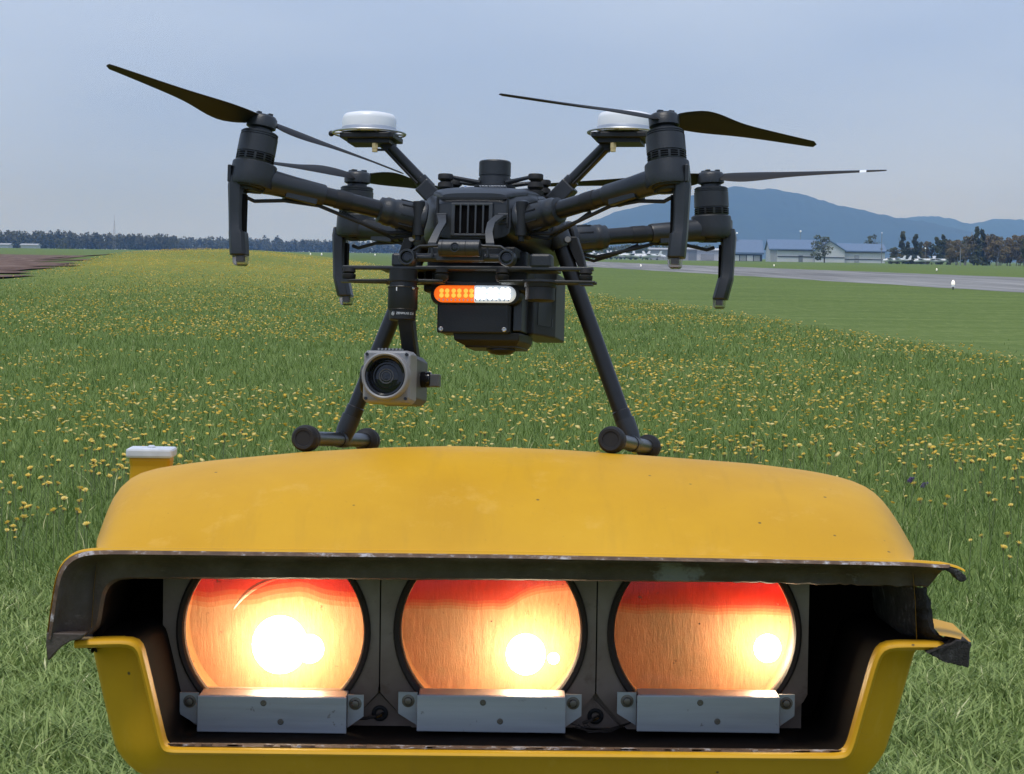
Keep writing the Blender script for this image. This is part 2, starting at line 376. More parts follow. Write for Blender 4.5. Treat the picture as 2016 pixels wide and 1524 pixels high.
# bare earth patch on the left
pv = []; pts = [(-14.4, 83), (-16.4, 96), (-18.0, 105), (-21.5, 135), (-27.5, 190), (-37, 265), (-47.5, 345), (-60, 400), (-130, 400), (-120, 250), (-75, 120), (-40, 80), (-20, 80)]
gxp = np.linspace(-130, -14, 100); gyp = np.linspace(78, 404, 104)
def inside(px, py):
    c = False; n = len(pts)
    for i in range(n):
        (x1, y1), (x2, y2) = pts[i], pts[i - 1]
        if (y1 > py) != (y2 > py) and px < (x2 - x1) * (py - y1) / (y2 - y1) + x1: c = not c
    return c
vi = {}; pf = []
for a in range(len(gyp) - 1):
    for b in range(len(gxp) - 1):
        cx, cy_ = (gxp[b] + gxp[b + 1]) / 2, (gyp[a] + gyp[a + 1]) / 2
        if inside(cx + random.uniform(-1.2, 1.2), cy_ + random.uniform(-3, 3)):
            q = []
            for (i, j) in ((a, b), (a, b + 1), (a + 1, b + 1), (a + 1, b)):
                if (i, j) not in vi:
                    vi[(i, j)] = len(pv); x, y = gxp[j], gyp[i]
                    pv.append((x, y, float(ground_z(np.float64(x), np.float64(y))) + .03 + .07 * abs(mnoise.noise(Vector((x * .9, y * .5, 0))))))
                q.append(vi[(i, j)])
            pf.append(q)
link('bare_earth_patch', np_mesh('bare_earth_patch', np.array(pv), np.array(pf), 'bare_earth'), kind='structure')

# hills, 6 km away: ridge heights read along the skyline
def ridge(name, pts, D, depth, seed):
    xs = np.linspace(pts[0][0], pts[-1][0], 260); zs = np.interp(xs, [p[0] for p in pts], [p[1] for p in pts])
    zs = np.convolve(np.pad(zs, 4, mode='edge'), np.ones(9) / 9, 'valid')
    rows_ = []
    for k in range(14):
        t = k / 13; y = D - depth * (1 - t) if t < .72 else D - depth * .28 + depth * (t - .72) * 2
        hgt = sstep(0, .72, t) if t <= .72 else 1 - .8 * sstep(.72, 1, t)
        n = np.array([mnoise.fractal(Vector((x / 390 + seed, y / 390, 1)), 1, 2, 5) for x in xs]); n2 = np.array([mnoise.noise(Vector((x / 20, y / 20, seed))) for x in xs])
        rows_.append(np.stack([xs, np.full_like(xs, y), np.maximum(zs * hgt * (1 + (.14 * n if t < .7 else .012 * n)) + 3.6 * n2 * hgt, -2)], -1))
    V = np.concatenate(rows_); m = len(xs); I = np.arange(len(V)).reshape(14, m)
    return link(name, np_mesh(name, V, np.stack([I[:-1, :-1], I[:-1, 1:], I[1:, 1:], I[1:, :-1]], -1).reshape(-1, 4), 'hill_forest'), kind='structure')
def sk(px, py, D): return ((px - 1008) / F_PX * D, 1 - (py - 502 - .01396 * (px - 1008)) / F_PX * D)
ridge('hill', [sk(*p, 9000) for p in [(980, 500), (1060, 480), (1120, 452), (1165, 432), (1230, 412), (1290, 400), (1350, 391), (1400, 387), (1440, 385), (1480, 388), (1530, 398), (1580, 408), (1640, 424), (1680, 432), (1730, 437), (1800, 447), (1870, 470), (1960, 492), (2060, 506), (2200, 512)]], 9000, 2000, 3)
ridge('far_hill', [sk(*p, 11000) for p in [(1500, 505), (1600, 450), (1680, 430), (1720, 432), (1780, 427), (1800, 428), (1830, 434), (1856, 444), (1890, 440), (1930, 436), (1970, 435), (2016, 439), (2120, 446), (2300, 470), (2500, 500)]], 11000, 1500, 9)

# ------------------------------------------------------------------ trees and woods
def leaf_cloud(n, centre, rad, leaf, r, flat=.8):
    """n leaf-clump triangles spread over noisy ellipsoid shells"""
    u = r.normal(size=(n, 3)); u /= np.linalg.norm(u, axis=1)[:, None]
    rr = r.uniform(.35, 1, n) ** .6
    p = np.array(centre) + u * rr[:, None] * np.array(rad)
    a = r.normal(size=(n, 3)); a /= np.linalg.norm(a, axis=1)[:, None]; b = r.normal(size=(n, 3)); b -= (a * b).sum(1)[:, None] * a; b /= np.linalg.norm(b, axis=1)[:, None]
    s = leaf * r.uniform(.6, 1.4, n)[:, None]
    tri = np.stack([p + a * s, p - a * s * .5 + b * s * .8, p - a * s * .5 - b * s * .8], 1).reshape(-1, 3)
    shade = np.clip(.5 + r.normal(0, .22, n), 0, 1)
    return tri, np.repeat(shade, 3)
def tri_faces(n): return np.arange(n * 3).reshape(-1, 3)
def wood(name, x0, x1, D0, D1, h0, h1, count, mat, **k):
    vs_, rn = [], []
    r = np.random.default_rng(len(name) * 17 + count)
    for i in range(count):
        t = (i + r.uniform(-.4, .4)) / count; D = D0 + (D1 - D0) * t + r.uniform(-40, 40); x = (x0 + (x1 - x0) * t) * D
        h = (h0 + (h1 - h0) * t) * r.uniform(.82, 1.08) * (1.18 if r.random() < .06 else 1); w = h * r.uniform(.28, .45)
        zg = float(ground_z(np.float64(x), np.float64(D)))
        for q in range(3):
            c = (x + r.normal(0, w * .35), D + r.normal(0, w * .4), zg + h * (.35 + .22 * q)); v, s = leaf_cloud(70, c, (w * (1.05 - .25 * q), w, h * .30), h * .075, r)
            vs_.append(v); rn.append(np.clip(s + r.uniform(-.2, .2), 0, 1))
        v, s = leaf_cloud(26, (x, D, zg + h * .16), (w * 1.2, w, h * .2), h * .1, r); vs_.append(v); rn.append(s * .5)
    v = np.concatenate(vs_); return link(name, np_mesh(name, v, tri_faces(len(v) // 3), mat, np.concatenate(rn)), **k)
wood('distant_wood', -.30, -.118, 1450, 1900, 10.2, 9.6, 260, 'leaf_far', label='dark far wood along the left horizon beyond the field', cat='wood', kind='stuff')
wood('distant_woodland', -.125, .075, 2300, 2700, 10.2, 9.6, 300, 'leaf_far', label='low far wood along the horizon behind the drone', cat='wood', kind='stuff')
wood('distant_thicket', .015, .07, 1350, 1350, 6.0, 6.5, 46, 'leaf_green', label='low dark thicket behind the row of parked aircraft', cat='wood', kind='stuff')

def tree(name, x, y, h, w, mat, label, group, bark='bark', trunks=1, n=520, low=.25, seed=0, shape='round'):
    r = np.random.default_rng(seed); root = empty(name, (x, y, 0), label=label, cat='tree', group=group)
    tb = MB()
    for k in range(trunks):
        bx_, lx = r.uniform(-.25, .25) * w * (trunks > 1), r.uniform(-.12, .12) * w
        p = [Vector((bx_ + lx * t + r.normal(0, .02) * h * (t > 0), r.normal(0, .1), h * t * .9)) for t in (0, .3, .6, 1)]
        tb.tube(p, [h * .016, h * .013, h * .009, h * .003], 6)
        for q in range(6):
            t = r.uniform(.35, .85); b0 = Vector((bx_ + lx * t, 0, h * t * .9)); a = r.uniform(0, 2 * pi)
            tb.tube([b0, b0 + Vector((cos(a) * w * .2, sin(a) * w * .2, h * .08)), b0 + Vector((cos(a) * w * .36, sin(a) * w * .36, h * .17))], [h * .006, h * .004, h * .002], 4)
    tb.build('trunk', bark, root)
    vs_, rn = [], []; m = 12
    for k in range(m):
        t = low + (1 - low) * (k + r.random()) / m
        if shape == 'cone': wr = w * .5 * (1.12 - t)
        else: wr = w * .5 * sqrt(max(.05, 1 - ((t - (low + 1) / 2) / ((1 - low) / 2 + .05)) ** 2))
        a = r.uniform(0, 2 * pi); q_ = .35 if shape == 'cone' else .6; c = (cos(a) * wr * q_, sin(a) * wr * q_, h * t)
        v, s = leaf_cloud(n // m, c, (max(wr * .62, w * .12),) * 2 + (h * .09,), h * .034, r); vs_.append(v); rn.append(np.clip(s + r.uniform(-.3, .3), 0, 1))
    v = np.concatenate(vs_); link('crown', np_mesh('crown', v, tri_faces(len(v) // 3), mat, np.concatenate(rn)), root)
    return root
def gp(px, D): return (px - 1008) / F_PX * D
tree('broadleaf_tree', gp(1612, 840), 840, 7.9, 6.2, 'leaf_green', 'dark round tree standing in front of the blue-roofed hangar', None, trunks=3, n=900, low=.12, seed=5)
tree('broadleaf_tree', gp(1714, 1000), 1000, 9.4, 5.5, 'leaf_green', 'tree top showing above the right end of the hangar roof', None, trunks=2, n=420, low=.4, seed=6)
rt_specs = []
for i, px in enumerate((1772, 1783, 1797, 1808)):
    rt_specs.append((px, 800, (8.6, 6.2, 8.2, 6.0)[i], (5.0, 4.4, 5.2, 4.4)[i], 'leaf_dark', 'cone', .05, 'bark', 1))
for i, px in enumerate((1752, 1760, 1824, 1838, 1851, 1862)):
    rt_specs.append((px, 790, (4.6, 4.2, 6.3, 7.4, 7.8, 6.6)[i], 3.6, ('leaf_dark', 'leaf_autumn', 'leaf_autumn', 'leaf_green', 'leaf_dark', 'leaf_autumn')[i], 'round', .08, 'bark', 1))
for i in range(17):
    px = 1872 + i * 11.5 + random.uniform(-3, 3); h = random.uniform(6.7, 8.3) if px > 1900 else random.uniform(5.6, 6.8)
    if i in (4, 5): h = 9.0 - (i - 4) * .4
    rt_specs.append((px, 705 + random.uniform(-12, 12), h, random.uniform(3.8, 5.2), 'leaf_dark' if i in (4, 5) else random.choice(['leaf_autumn', 'leaf_autumn', 'leaf_green']), 'cone' if i in (4, 5) else 'round', .38 if i not in (4, 5) else .1, 'bark_pale', 2))
ORD = 'first second third fourth fifth sixth seventh eighth ninth tenth eleventh twelfth thirteenth fourteenth fifteenth sixteenth seventeenth'.split()
cnt = {}; rt_specs.sort(key=lambda q: q[0])
for i, (px, D, h, w, m, sh, low, bk, tk) in enumerate(rt_specs):
    o_ = ORD[cnt.setdefault(bk, 0)]; cnt[bk] += 1
    lab = {'bark_pale': '%s slim pale-stemmed tree from the left in the stand at the right edge' % o_, 'bark': '%s dark tree from the left in the clump right of the hangar' % o_}[bk]
    tree('slim_tree' if bk == 'bark_pale' else 'conifer_tree' if sh == 'cone' else 'broadleaf_tree', gp(px, D), D, h, w, m, lab, {'bark_pale': 'pale-stemmed trees at the right edge', 'bark': 'dark trees beside the hangar'}[bk], bk, tk, 1500, low * .4, 40 + i, sh)
tree('broadleaf_tree', gp(121, 1250), 1250, 4.6, 8.5, 'leaf_dark', 'small round dark tree alone at the edge of the left field', None, n=700, low=.05, seed=77).location.z = .95

# ------------------------------------------------------------------ hangars and airfield things
def bquad(m, pts): m.add(pts, [tuple(range(len(pts)))])
def building(name, label, x0, x1, y0, y1, eave, ridge_, roofmat, wallmat, axis='x', over=.5, base=0, group=None):
    cx = (x0 + x1) / 2; root = empty(name, (cx, y0, base), label=label, cat='hangar', group=group); w, d = (x1 - x0) / 2, y1 - y0
    m = MB()
    if axis == 'x':
        poly = [(0, 0), (d, 0), (d, eave), (d / 2, ridge_), (0, eave)]
        m.prism(poly, -w, w, lambda p, q: Vector((q, p[0], p[1])))
        r = MB(); r.prism([(-over, eave - over * (ridge_ - eave) / (d / 2) + .05), (d / 2, ridge_ + .05), (d + over, eave - over * (ridge_ - eave) / (d / 2) + .05), (d + over, eave + .35), (d / 2, ridge_ + .4), (-over, eave + .3)], -w - over, w + over, lambda p, q: Vector((q, p[0], p[1])))
    else:
        poly = [(-w, 0), (w, 0), (w, eave), (0, ridge_), (-w, eave)]
        m.prism(poly, 0, d, lambda p, q: Vector((p[0], q, p[1])))
        k = (ridge_ - eave) / w
        r = MB(); r.prism([(-w - over, eave - over * k + .05), (0, ridge_ + .05), (w + over, eave - over * k + .05), (w + over, eave - over * k + .4), (0, ridge_ + .45), (-w - over, eave - over * k + .4)], -over, d + over, lambda p, q: Vector((p[0], q, p[1])))
    m.build('wall', wallmat, root, smooth=0); r.build('roof', roofmat, root, smooth=0)
    return root
def slab(root, name, mat, x0, x1, z0, z1, y=-.08, t=.12):
    return MB().box(((x0 + x1) / 2, y, (z0 + z1) / 2), (x1 - x0, t, z1 - z0)).build(name, mat, root, smooth=0)
HD = 925.0
hx = lambda px: gp(px, HD)
# left wing with gable end, central gable, right wing
b1 = building('hangar_wing', 'long white hangar wing with blue roof, left of the round tree', hx(1512), hx(1604), HD, HD + 16, 3.9, 6.9, 'roof_blue', 'wall_white')
slab(b1, 'wall_band', 'stripe_dark', -5.2, 7.5, 1.55, 1.85); slab(b1, 'eave_band', 'stripe_dark', -5.2, 7.5, 3.62, 3.85, y=-.5)
slab(b1, 'gable_panel', 'wall_grey', -7.5, -5.4, 0, 3.8, y=-.06, t=.09); slab(b1, 'door', 'door_grey', 1.6, 3.0, 0, 2.2)
b2 = building('hangar_gable', 'white hangar front with a low blue gable behind the round tree', hx(1598), hx(1656), HD - 4, HD + 12, 3.8, 6.7, 'roof_blue', 'wall_white', axis='y')
slab(b2, 'wall_band', 'stripe_dark', -4.7, 4.7, 1.45, 1.72)
b3 = building('hangar_wing', 'white hangar wing with blue roof, right of the round tree', hx(1650), hx(1738), HD, HD + 15, 3.6, 5.9, 'roof_blue', 'wall_white')
slab(b3, 'wall_band', 'stripe_dark', -7.2, 7.2, 1.0, 1.25); slab(b3, 'eave_band', 'stripe_dark', -7.2, 7.2, 3.3, 3.55, y=-.5); slab(b3, 'door', 'wall_grey', -2.7, -1.2, .2, 2.4); slab(b3, 'vent', 'door_grey', 5.8, 6.6, 4.2, 4.8, y=1.5, t=.5)
b4 = building('low_hangar', 'low open hangar with a steep blue roof beside the drone arm', hx(1443), hx(1507), HD + 20, HD + 32, 2.6, 6.8, 'roof_blue', 'dark_shed')
for k in range(4): slab(b4, 'door_panel', ('wall_white', 'wall_grey')[k % 2], -4.4 + k * 2.3, -2.4 + k * 2.3, .1, 1.9)
b5 = building('grey_shed', 'grey flat shed with a dark sliding door at the far apron', hx(1338), hx(1378), HD + 25, HD + 35, 3.5, 3.9, 'wall_grey', 'wall_grey'); slab(b5, 'door', 'door_grey', .4, 3.1, 0, 3.0)
b6 = building('pale_shed', 'pale low shed between the drone booms on the far apron', hx(1378), hx(1441), HD + 40, HD + 50, 3.4, 3.8, 'wall_white', 'wall_white'); slab(b6, 'door', 'wall_grey', -3, 1.5, .2, 2.2)
b7 = building('grey_shed', 'grey shed at the left end of the hangar row', hx(1293), hx(1336), HD + 60, HD + 70, 3.4, 3.8, 'wall_grey', 'wall_grey')
b8 = building('dark_shed', 'dark shed behind the light poles, right of the hangars', hx(1742), hx(1772), 870, 880, 4.0, 4.6, 'dark_shed', 'dark_shed')
ctl = empty('control_cabin', (hx(1503), HD + 45, 0), label='flat-topped pale cabin showing above the hangar roofs', cat='cabin')
MB().box((0, 0, 3.2), (2.6, 2.6, 6.4)).build('tower', 'wall_grey', ctl, smooth=0); MB().box((0, 0, 6.9), (4.6, 4.6, .5)).build('roof', 'wall_white', ctl, smooth=0); MB().box((0, 0, 6.5), (3.6, 3.6, .6)).build('window_band', 'glass_dark', ctl, smooth=0)
for (xa, xb, lab) in ((-6, 15, 'white low building at the far left edge of the field'), (38, 70, 'second white low building on the far left horizon')):
    building('farm_building', lab, gp(xa, 1330), gp(xb, 1330), 1330, 1340, 1.5, 2.0, 'wall_grey', 'wall_white', base=.75)
def pole(name, label, px, D, h, head, cat='pole', lamp='far_lamp', r=.09):
    root = empty(name, (gp(px, D), D, 0), label=label, cat=cat); MB().cyl((0, 0, 0), (0, 0, h), r, r * .6, 8).build('post', 'pole_grey', root)
    if head: MB().ball((0, 0, h), head, 10, 6).build('lamp', lamp, root)
    return root
pole('beacon_mast', 'thin mast with a round white beacon above the hangar roof', 1571, 990, 10.6, .32, 'mast')
pole('light_pole', 'light pole at the right end of the hangar', 1731, 900, 9.6, .18, r=.16); pole('light_pole', 'light pole between hangar and dark trees', 1755, 850, 4.6, .2)
pole('light_pole', 'light pole in front of the conifers', 1817, 780, 4.4, .2); pole('utility_pole', 'wooden utility pole by the dark shed', 1778, 800, 4.9, 0); pole('utility_pole', 'wooden utility pole in front of the pale-stemmed trees', 1886, 690, 4.4, 0, r=.14)
pole('white_marker', 'white square marker beside the rear right boom', 1446, 950, 9.3, .3, 'marker')
tw = empty('lattice_mast', (gp(222, 1700), 1700, 0), label='thin lattice radio mast above the far left wood', cat='mast')
tm = MB()
for a in (-1, 1):
    for b in (-1, 1): tm.cyl((a * .9, b * .9, 0), (a * .12, b * .12, 18), .07, .05, 4)
for k in range(10):
    w0 = .9 - .08 * k; z = 1.5 + k * 1.7; tm.cyl((-w0, -w0, z), (w0, -w0, z + 1.4), .04, n=4); tm.cyl((w0, -w0, z), (-w0, -w0, z + 1.4), .04, n=4)
tm.build('lattice', 'pole_grey', tw); MB().cyl((0, 0, 17.5), (0, 0, 21.5), .06, n=5).build('antenna', 'pole_grey', tw)
tw2 = pole('hilltop_mast', 'hair-thin mast on the far hill at the right edge', 1989, 10700, 178, 0, 'mast', r=.9)

def plane_parts():
    f = MB(); rings = []
    for y, r, z in ((-3.2, .12, 1.15), (-2.9, .42, 1.15), (-1.8, .55, 1.25), (-.5, .62, 1.45), (.8, .55, 1.4), (2.4, .28, 1.35), (4.2, .1, 1.4)):
        rings.append([Vector((y, r * cos(a) * .85, z + r * sin(a))) for a in np.linspace(0, 2 * pi, 12, endpoint=False)])
    f.loft(rings); w = MB().box((-.6, 0, 1.95), (1.4, 10, .16)); fin = MB().prism([(3.0, 1.4), (4.3, 1.4), (4.7, 2.9), (4.1, 2.9)], -.06, .06, lambda p, d: Vector((p[0], d, p[1])))
    tp = MB().box((3.9, 0, 1.5), (.8, 3.2, .1)); cn = MB().box((-1.0, 0, 1.75), (1.2, .98, .35)); g = MB()
    for y in (-1, 1): g.cyl((-.3, y * .9, .2), (-.4, y * .3, .9), .05, n=5); g.cyl((-.3, y * .9 - .08, .22), (-.3, y * .9 + .08, .22), .22, n=8)
    g.cyl((-2.4, 0, .2), (-2.3, 0, .9), .05, n=5)
    return [('fuselage', f.mesh('fuselage', 'plane_white')), ('wing', w.mesh('wing', 'plane_white', 0)), ('fin', fin.mesh('fin', 'plane_white', 0)), ('tailplane', tp.mesh('tailplane', 'plane_white', 0)), ('windscreen', cn.mesh('windscreen', 'glass_dark', 0)), ('undercarriage', g.mesh('undercarriage', 'stripe_dark'))]
PP = plane_parts()
def plane(px, D, rz, label, group, s=1):
    r = empty('light_aircraft', (gp(px, D), D, 0), label=label, cat='aircraft', group=group); r.rotation_euler.z = rz; r.scale = (s,) * 3
    for n, me in PP: link(n, me, r)
for i, px in enumerate((1166, 1178, 1189, 1201, 1212, 1224, 1236, 1249, 1263, 1276, 1288)):
    plane(px, 900 + (i % 3) * 22, (2.4, .6, 2.9, .2)[i % 4], '%s small white aircraft from the left in the parked row behind the runway' % ORD[i], 'white aircraft parked behind the runway')
for px, rz, lab in ((1752, 0, 'white aircraft tail at the hangar end, leftmost of the right-hand ones'), (1766, .3, 'white aircraft with a T-shaped tail beside the dark shed'), (1812, .2, 'small white aircraft tail under the conifers'), (1828, 2.9, 'white aircraft fin right of the conifers'), (1846, .25, 'white aircraft with pale wing near the pale-stemmed trees'), (1858, 2.8, 'rightmost white aircraft fin in front of the trees')):
    plane(px, 770, rz, lab, None, .8)
for i, (px, py, D, lab) in enumerate(((1873, 570, 100, 'nearest white runway edge light beside the asphalt on the right'), (1258, 526, 250, 'white runway edge light left of the front right boom'), (1840, 536, 255, 'white runway edge light on the far side, nearest the right trees'), (1520, 526, 330, 'white runway edge light on the far side below the low hangar'), (630, 497, 520, 'tiny runway light on the horizon left of the rear left boom'), (608, 496, 560, 'second tiny runway light left of the rear left boom'), (735, 499, 600, 'tiny runway light seen between boom and gimbal'))):
    sc_ = .68 if D < 400 else 1.2
    r = empty('runway_light', (gp(px, D), D, 0 if D < 400 else .25), label=lab, cat='runway light', group='runway edge lights'); r.scale = (sc_,) * 3
    MB().cyl((0, 0, 0), (0, 0, .16), .035, n=8).build('stem', 'stripe_dark', r); MB().lathe((0, 0, .14), (0, 0, 1), [(.09, 0), (.11, .02), (.06, .10), (.06, .12)], 12).build('base', 'cap_white', r)
    MB().lathe((0, 0, .25), (0, 0, 1), [(.085, 0), (.10, .06), (.085, .15), (.05, .22), (.01, .25)], 12).build('lamp_glass', 'runway_lamp', r)

# ------------------------------------------------------------------ the yellow approach-light unit
UL = (0.0, 3.2, 0.0)
unit = empty('approach_light_unit', UL, label='yellow fibreglass approach light unit with three glowing lamps and a broken dark visor', cat='light unit')
off = (-UL[0], -UL[1], 0)
def ub(m, name, mat, parent=None, **k):
    if parent is None: return m.build(name, mat, unit, loc=off, **k)
    return m.build(name, mat, parent, **k)
def resample(P, n):
    P = np.array(P, float); d = np.r_[0, np.cumsum(np.linalg.norm(np.diff(P, axis=0), axis=1))]; t = np.linspace(0, d[-1], n)
    return np.stack([np.interp(t, d, P[:, i]) for i in range(P.shape[1])], 1)
CREST = 3.05
HP = [(-.4340, .700), (-.4275, .722), (-.4215, .7405), (-.4138, .7515), (-.4028, .7598), (-.3891, .7630), (-.334, .7722), (-.224, .7845), (-.136, .7907), (-.0586, .7936), (.0516, .7912), (.107, .7878), (.1619, .7848), (.2724, .7772), (.335, .7695), (.3609, .7640), (.3775, .7597), (.3942, .7497), (.412, .724), (.4250, .700)]
HPs = resample(HP, 90)
for _ in range(2): HPs[1:-1] = (HPs[:-2] + 2 * HPs[1:-1] + HPs[2:]) / 4
def hood_h(y):
    if y < CREST:
        t = (y - 2.797) / (CREST - 2.797); return 1 - (1 - t) ** 2.15
    t = (y - CREST) / .32; h = 1 - .30 * t ** 1.25
    if y > 3.42: h *= sqrt(max(0, 1 - ((y - 3.42) / .20) ** 2))
    return h
def hood_w(y): return .935 + .065 * sin(min(1, (y - 2.797) / .253) * pi / 2) - .05 * max(0, (y - 3.2) / .42) ** 2
m = MB(); ys = np.r_[np.linspace(2.797, 3.05, 28), np.linspace(3.07, 3.42, 20), 3.42 + .20 * np.sin(np.linspace(.1, pi / 2, 12))]
rings = []
for y in ys:
    h, w = hood_h(y), hood_w(y); rings.append([Vector((-.0045 + (x + .0045) * w, y, .7035 + (z - .7035) * h)) for x, z in HPs])
m.loft(rings, cap=False, closed=False)
for sgn in (0, -1):     # side skirts below the shoulder
    e = [r[sgn] for r in rings]; k = -1 if sgn == 0 else 1
    m.loft([[p for p in e], [p + Vector((k * .004, 0, -.04)) for p in e], [p + Vector((k * .006, 0, -.078)) for p in e]], cap=False, closed=False)
hood = ub(m, 'hood', 'yellow_paint', smooth=60)
def roof_z(x, y):
    h, w = hood_h(y), hood_w(y); X_ = [-.0045 + (a + .0045) * w for a, _ in HPs]; return float(np.interp(x, X_, [.7035 + (b - .7035) * h for _, b in HPs]))

# dark flared visor around the mouth, torn off on the right
O = [(-.4535, .6165), (-.452, .630), (-.4479, .661), (-.4441, .682), (-.4400, .691), (-.4330, .6985), (-.4203, .7034), (-.3954, .7047), (-.2, .7052), (0, .7058), (.2475, .7048), (.33, .7042), (.3946, .7038), (.425, .7020)]
Iq = [(-.4130, .6185), (-.4062, .6225), (-.4035, .640), (-.4010, .658), (-.3985, .665), (-.3935, .6705), (-.383, .6733), (-.365, .6738), (-.2, .6757), (0, .6774), (.2475, .6785), (.33, .6772), (.385, .6770), (.4135, .6767)]
def paired(a, b, n):
    a, b = np.array(a), np.array(b); d = np.r_[0, np.cumsum(np.linalg.norm(np.diff(a, axis=0), axis=1) + np.linalg.norm(np.diff(b, axis=0), axis=1))]; t = np.linspace(0, d[-1], n)
    f = lambda P: np.stack([np.interp(t, d, P[:, i]) for i in range(2)], 1)
    return f(a), f(b), t / d[-1]
On, In_, tt = paired(O, Iq, 150)
for P in (On, In_):
    for _ in range(3): P[1:-1] = (P[:-2] + 2 * P[1:-1] + P[2:]) / 4
rings = []
for f, y in ((.0, 2.786), (.02, 2.7795), (.10, 2.777), (.16, 2.781), (.26, 2.7915), (.45, 2.800), (.7, 2.804), (.93, 2.806), (1.0, 2.812)):
    rg = []
    for k in range(150):
        x, z = On[k] * (1 - f) + In_[k] * f
        rough = (tt[k] > .74) * min(1, (tt[k] - .74) * 8) if f > .2 else 0
        j = mnoise.noise(Vector((x * 90, z * 90, 3))) * .0016 * rough + mnoise.noise(Vector((x * 300, 2, 9))) * (.0006 + .0016 * rough) * (f > .9)
        rg.append(Vector((x + (k == 149) * (mnoise.noise(Vector((f * 9, 1, 1))) * .006 + .008 * (1 - f)), y + rough * mnoise.noise(Vector((x * 60, z * 120, 8))) * .003, z + j)))
    rings.append(rg)
vis = ub(MB().loft(rings[2:], cap=False, closed=False), 'visor', 'visor_dark', smooth=50)
ub(MB().loft(rings[:3], cap=False, closed=False), 'visor_edge', 'worn_edge', smooth=50)
In2 = np.vstack([[(-.4145, .598)], In_]); rings2 = [[Vector((x, 2.812, z)) for x, z in In2], [Vector((x * .985, 3.035, z - .004 * (z > .66))) for x, z in In2]]
ub(MB().loft(rings2, cap=False, closed=False), 'visor_lining', 'interior_dark')
# thin yellow outer skin of the flange
nrm = np.gradient(On, axis=0); nrm = np.stack([-nrm[:, 1], nrm[:, 0]], 1); nrm /= np.linalg.norm(nrm, axis=1)[:, None]
E0 = On + nrm * .0016; ext = [(.4330, .7010), (.4420, .6985), (.4480, .6955)]
e3 = [Vector((x, 0, z)) for x, z in E0] + [Vector((x, 0, z + .001)) for x, z in ext]
sk_r = [[p + Vector((0, y, dz)) for p in e3] for y, dz in ((2.785, -.0016), (2.786, 0), (2.793, .0004), (2.799, -.001))]
ub(MB().loft(sk_r, cap=False, closed=False), 'flange_skin', 'yellow_paint', smooth=60)
# curled strip end at the top right and torn pieces
cu = MB(); P = [(.418, .7015), (.430, .6995), (.440, .697), (.4475, .6925), (.4495, .6885), (.447, .6855), (.4425, .6850), (.4395, .6880), (.436, .6935), (.428, .6965), (.420, .6975)]
cu.prism([(x + random.uniform(-.0007, .0007), z + random.uniform(-.0007, .0007)) for x, z in P], 2.779, 2.812, lambda p, d: Vector((p[0], d, p[1]))); ub(cu, 'torn_strip', 'torn_fibre', smooth=30, bevel=.001)
# right wall of the mouth with its torn front edge
TE = resample([(.4120, .6775), (.4155, .668), (.4190, .656), (.4200, .645), (.4215, .637), (.4260, .631), (.4330, .6265), (.4400, .6235)], 46)
tr = []
for k_, (dx, y) in enumerate(((.0, 2.803), (-.0045, 2.800), (-.009, 2.8035), (-.016, 2.812), (-.030, 2.85), (-.036, 2.99))):
    rg = []
    for i, (x, z) in enumerate(TE):
        j = mnoise.noise(Vector((z * 150, k_ * .4, 5))) * (.0026 if k_ < 2 else .0014 if k_ < 4 else 0) + mnoise.noise(Vector((z * 500, k_, 2))) * (.0008 if k_ < 4 else 0)
        rg.append(Vector((x + dx + j, y + j * .9, z - (.010 * (i / 45) if k_ > 3 else 0) + j * .4)))
    tr.append(rg)
ub(MB().loft(tr, cap=False, closed=False), 'torn_wall', 'torn_fibre', smooth=30)
fr = MB(); P = [(.411, .6155), (.418, .6120), (.427, .6070), (.436, .6050), (.444, .6030), (.4525, .6012), (.4530, .612), (.4545, .6255), (.449, .6290), (.440, .6285), (.436, .6255), (.4315, .6240), (.424, .6215)]
P2 = resample(P + [P[0]], 60)[:-1]; P2 = [(x + random.uniform(-.0004, .0004), z + random.uniform(-.0005, .0005)) for x, z in P2]
cxm = np.mean(P2, 0)
fr.loft([[Vector((cxm[0] + (x - cxm[0]) * s, y + random.uniform(-.001, .001), cxm[1] + (z - cxm[1]) * s)) for x, z in P2] for s, y in ((.93, 2.776), (1, 2.779), (1, 2.80), (.96, 2.83))])
ub(fr, 'torn_corner', 'torn_fibre', smooth=30)
ub(MB().loft([[Vector((.424, y, .6325 + dz)), Vector((.437, y, .6305 + dz)), Vector((.4548, y, .6262 + dz))] for y, dz in ((2.782, 0), (2.80, .0015), (2.90, .003))], cap=False, closed=False), 'corner_skin', 'yellow_paint', smooth=60)
lt_ = MB(); P = [(-.4537, .6230), (-.4544, .611), (-.4527, .5955), (-.4508, .5960), (-.4455, .6030), (-.4380, .6100), (-.4300, .6150), (-.4200, .6170), (-.4150, .6225)]
lt_.prism(P, 2.779, 2.80, lambda p, d: Vector((p[0], d, p[1]))); ub(lt_, 'visor_tip', 'visor_dark', smooth=30, bevel=.0012)
dr = MB()
for k in range(9): dr.ball((-.4185 + k * .0022 + random.uniform(-.001, .001), 2.83, .6040 - abs(sin(k * 1.7)) * .005), random.uniform(.0016, .0034), 7, 5, (1, 1, 1.3))
ub(dr, 'sealant_drip', 'rust_dark', smooth=60)

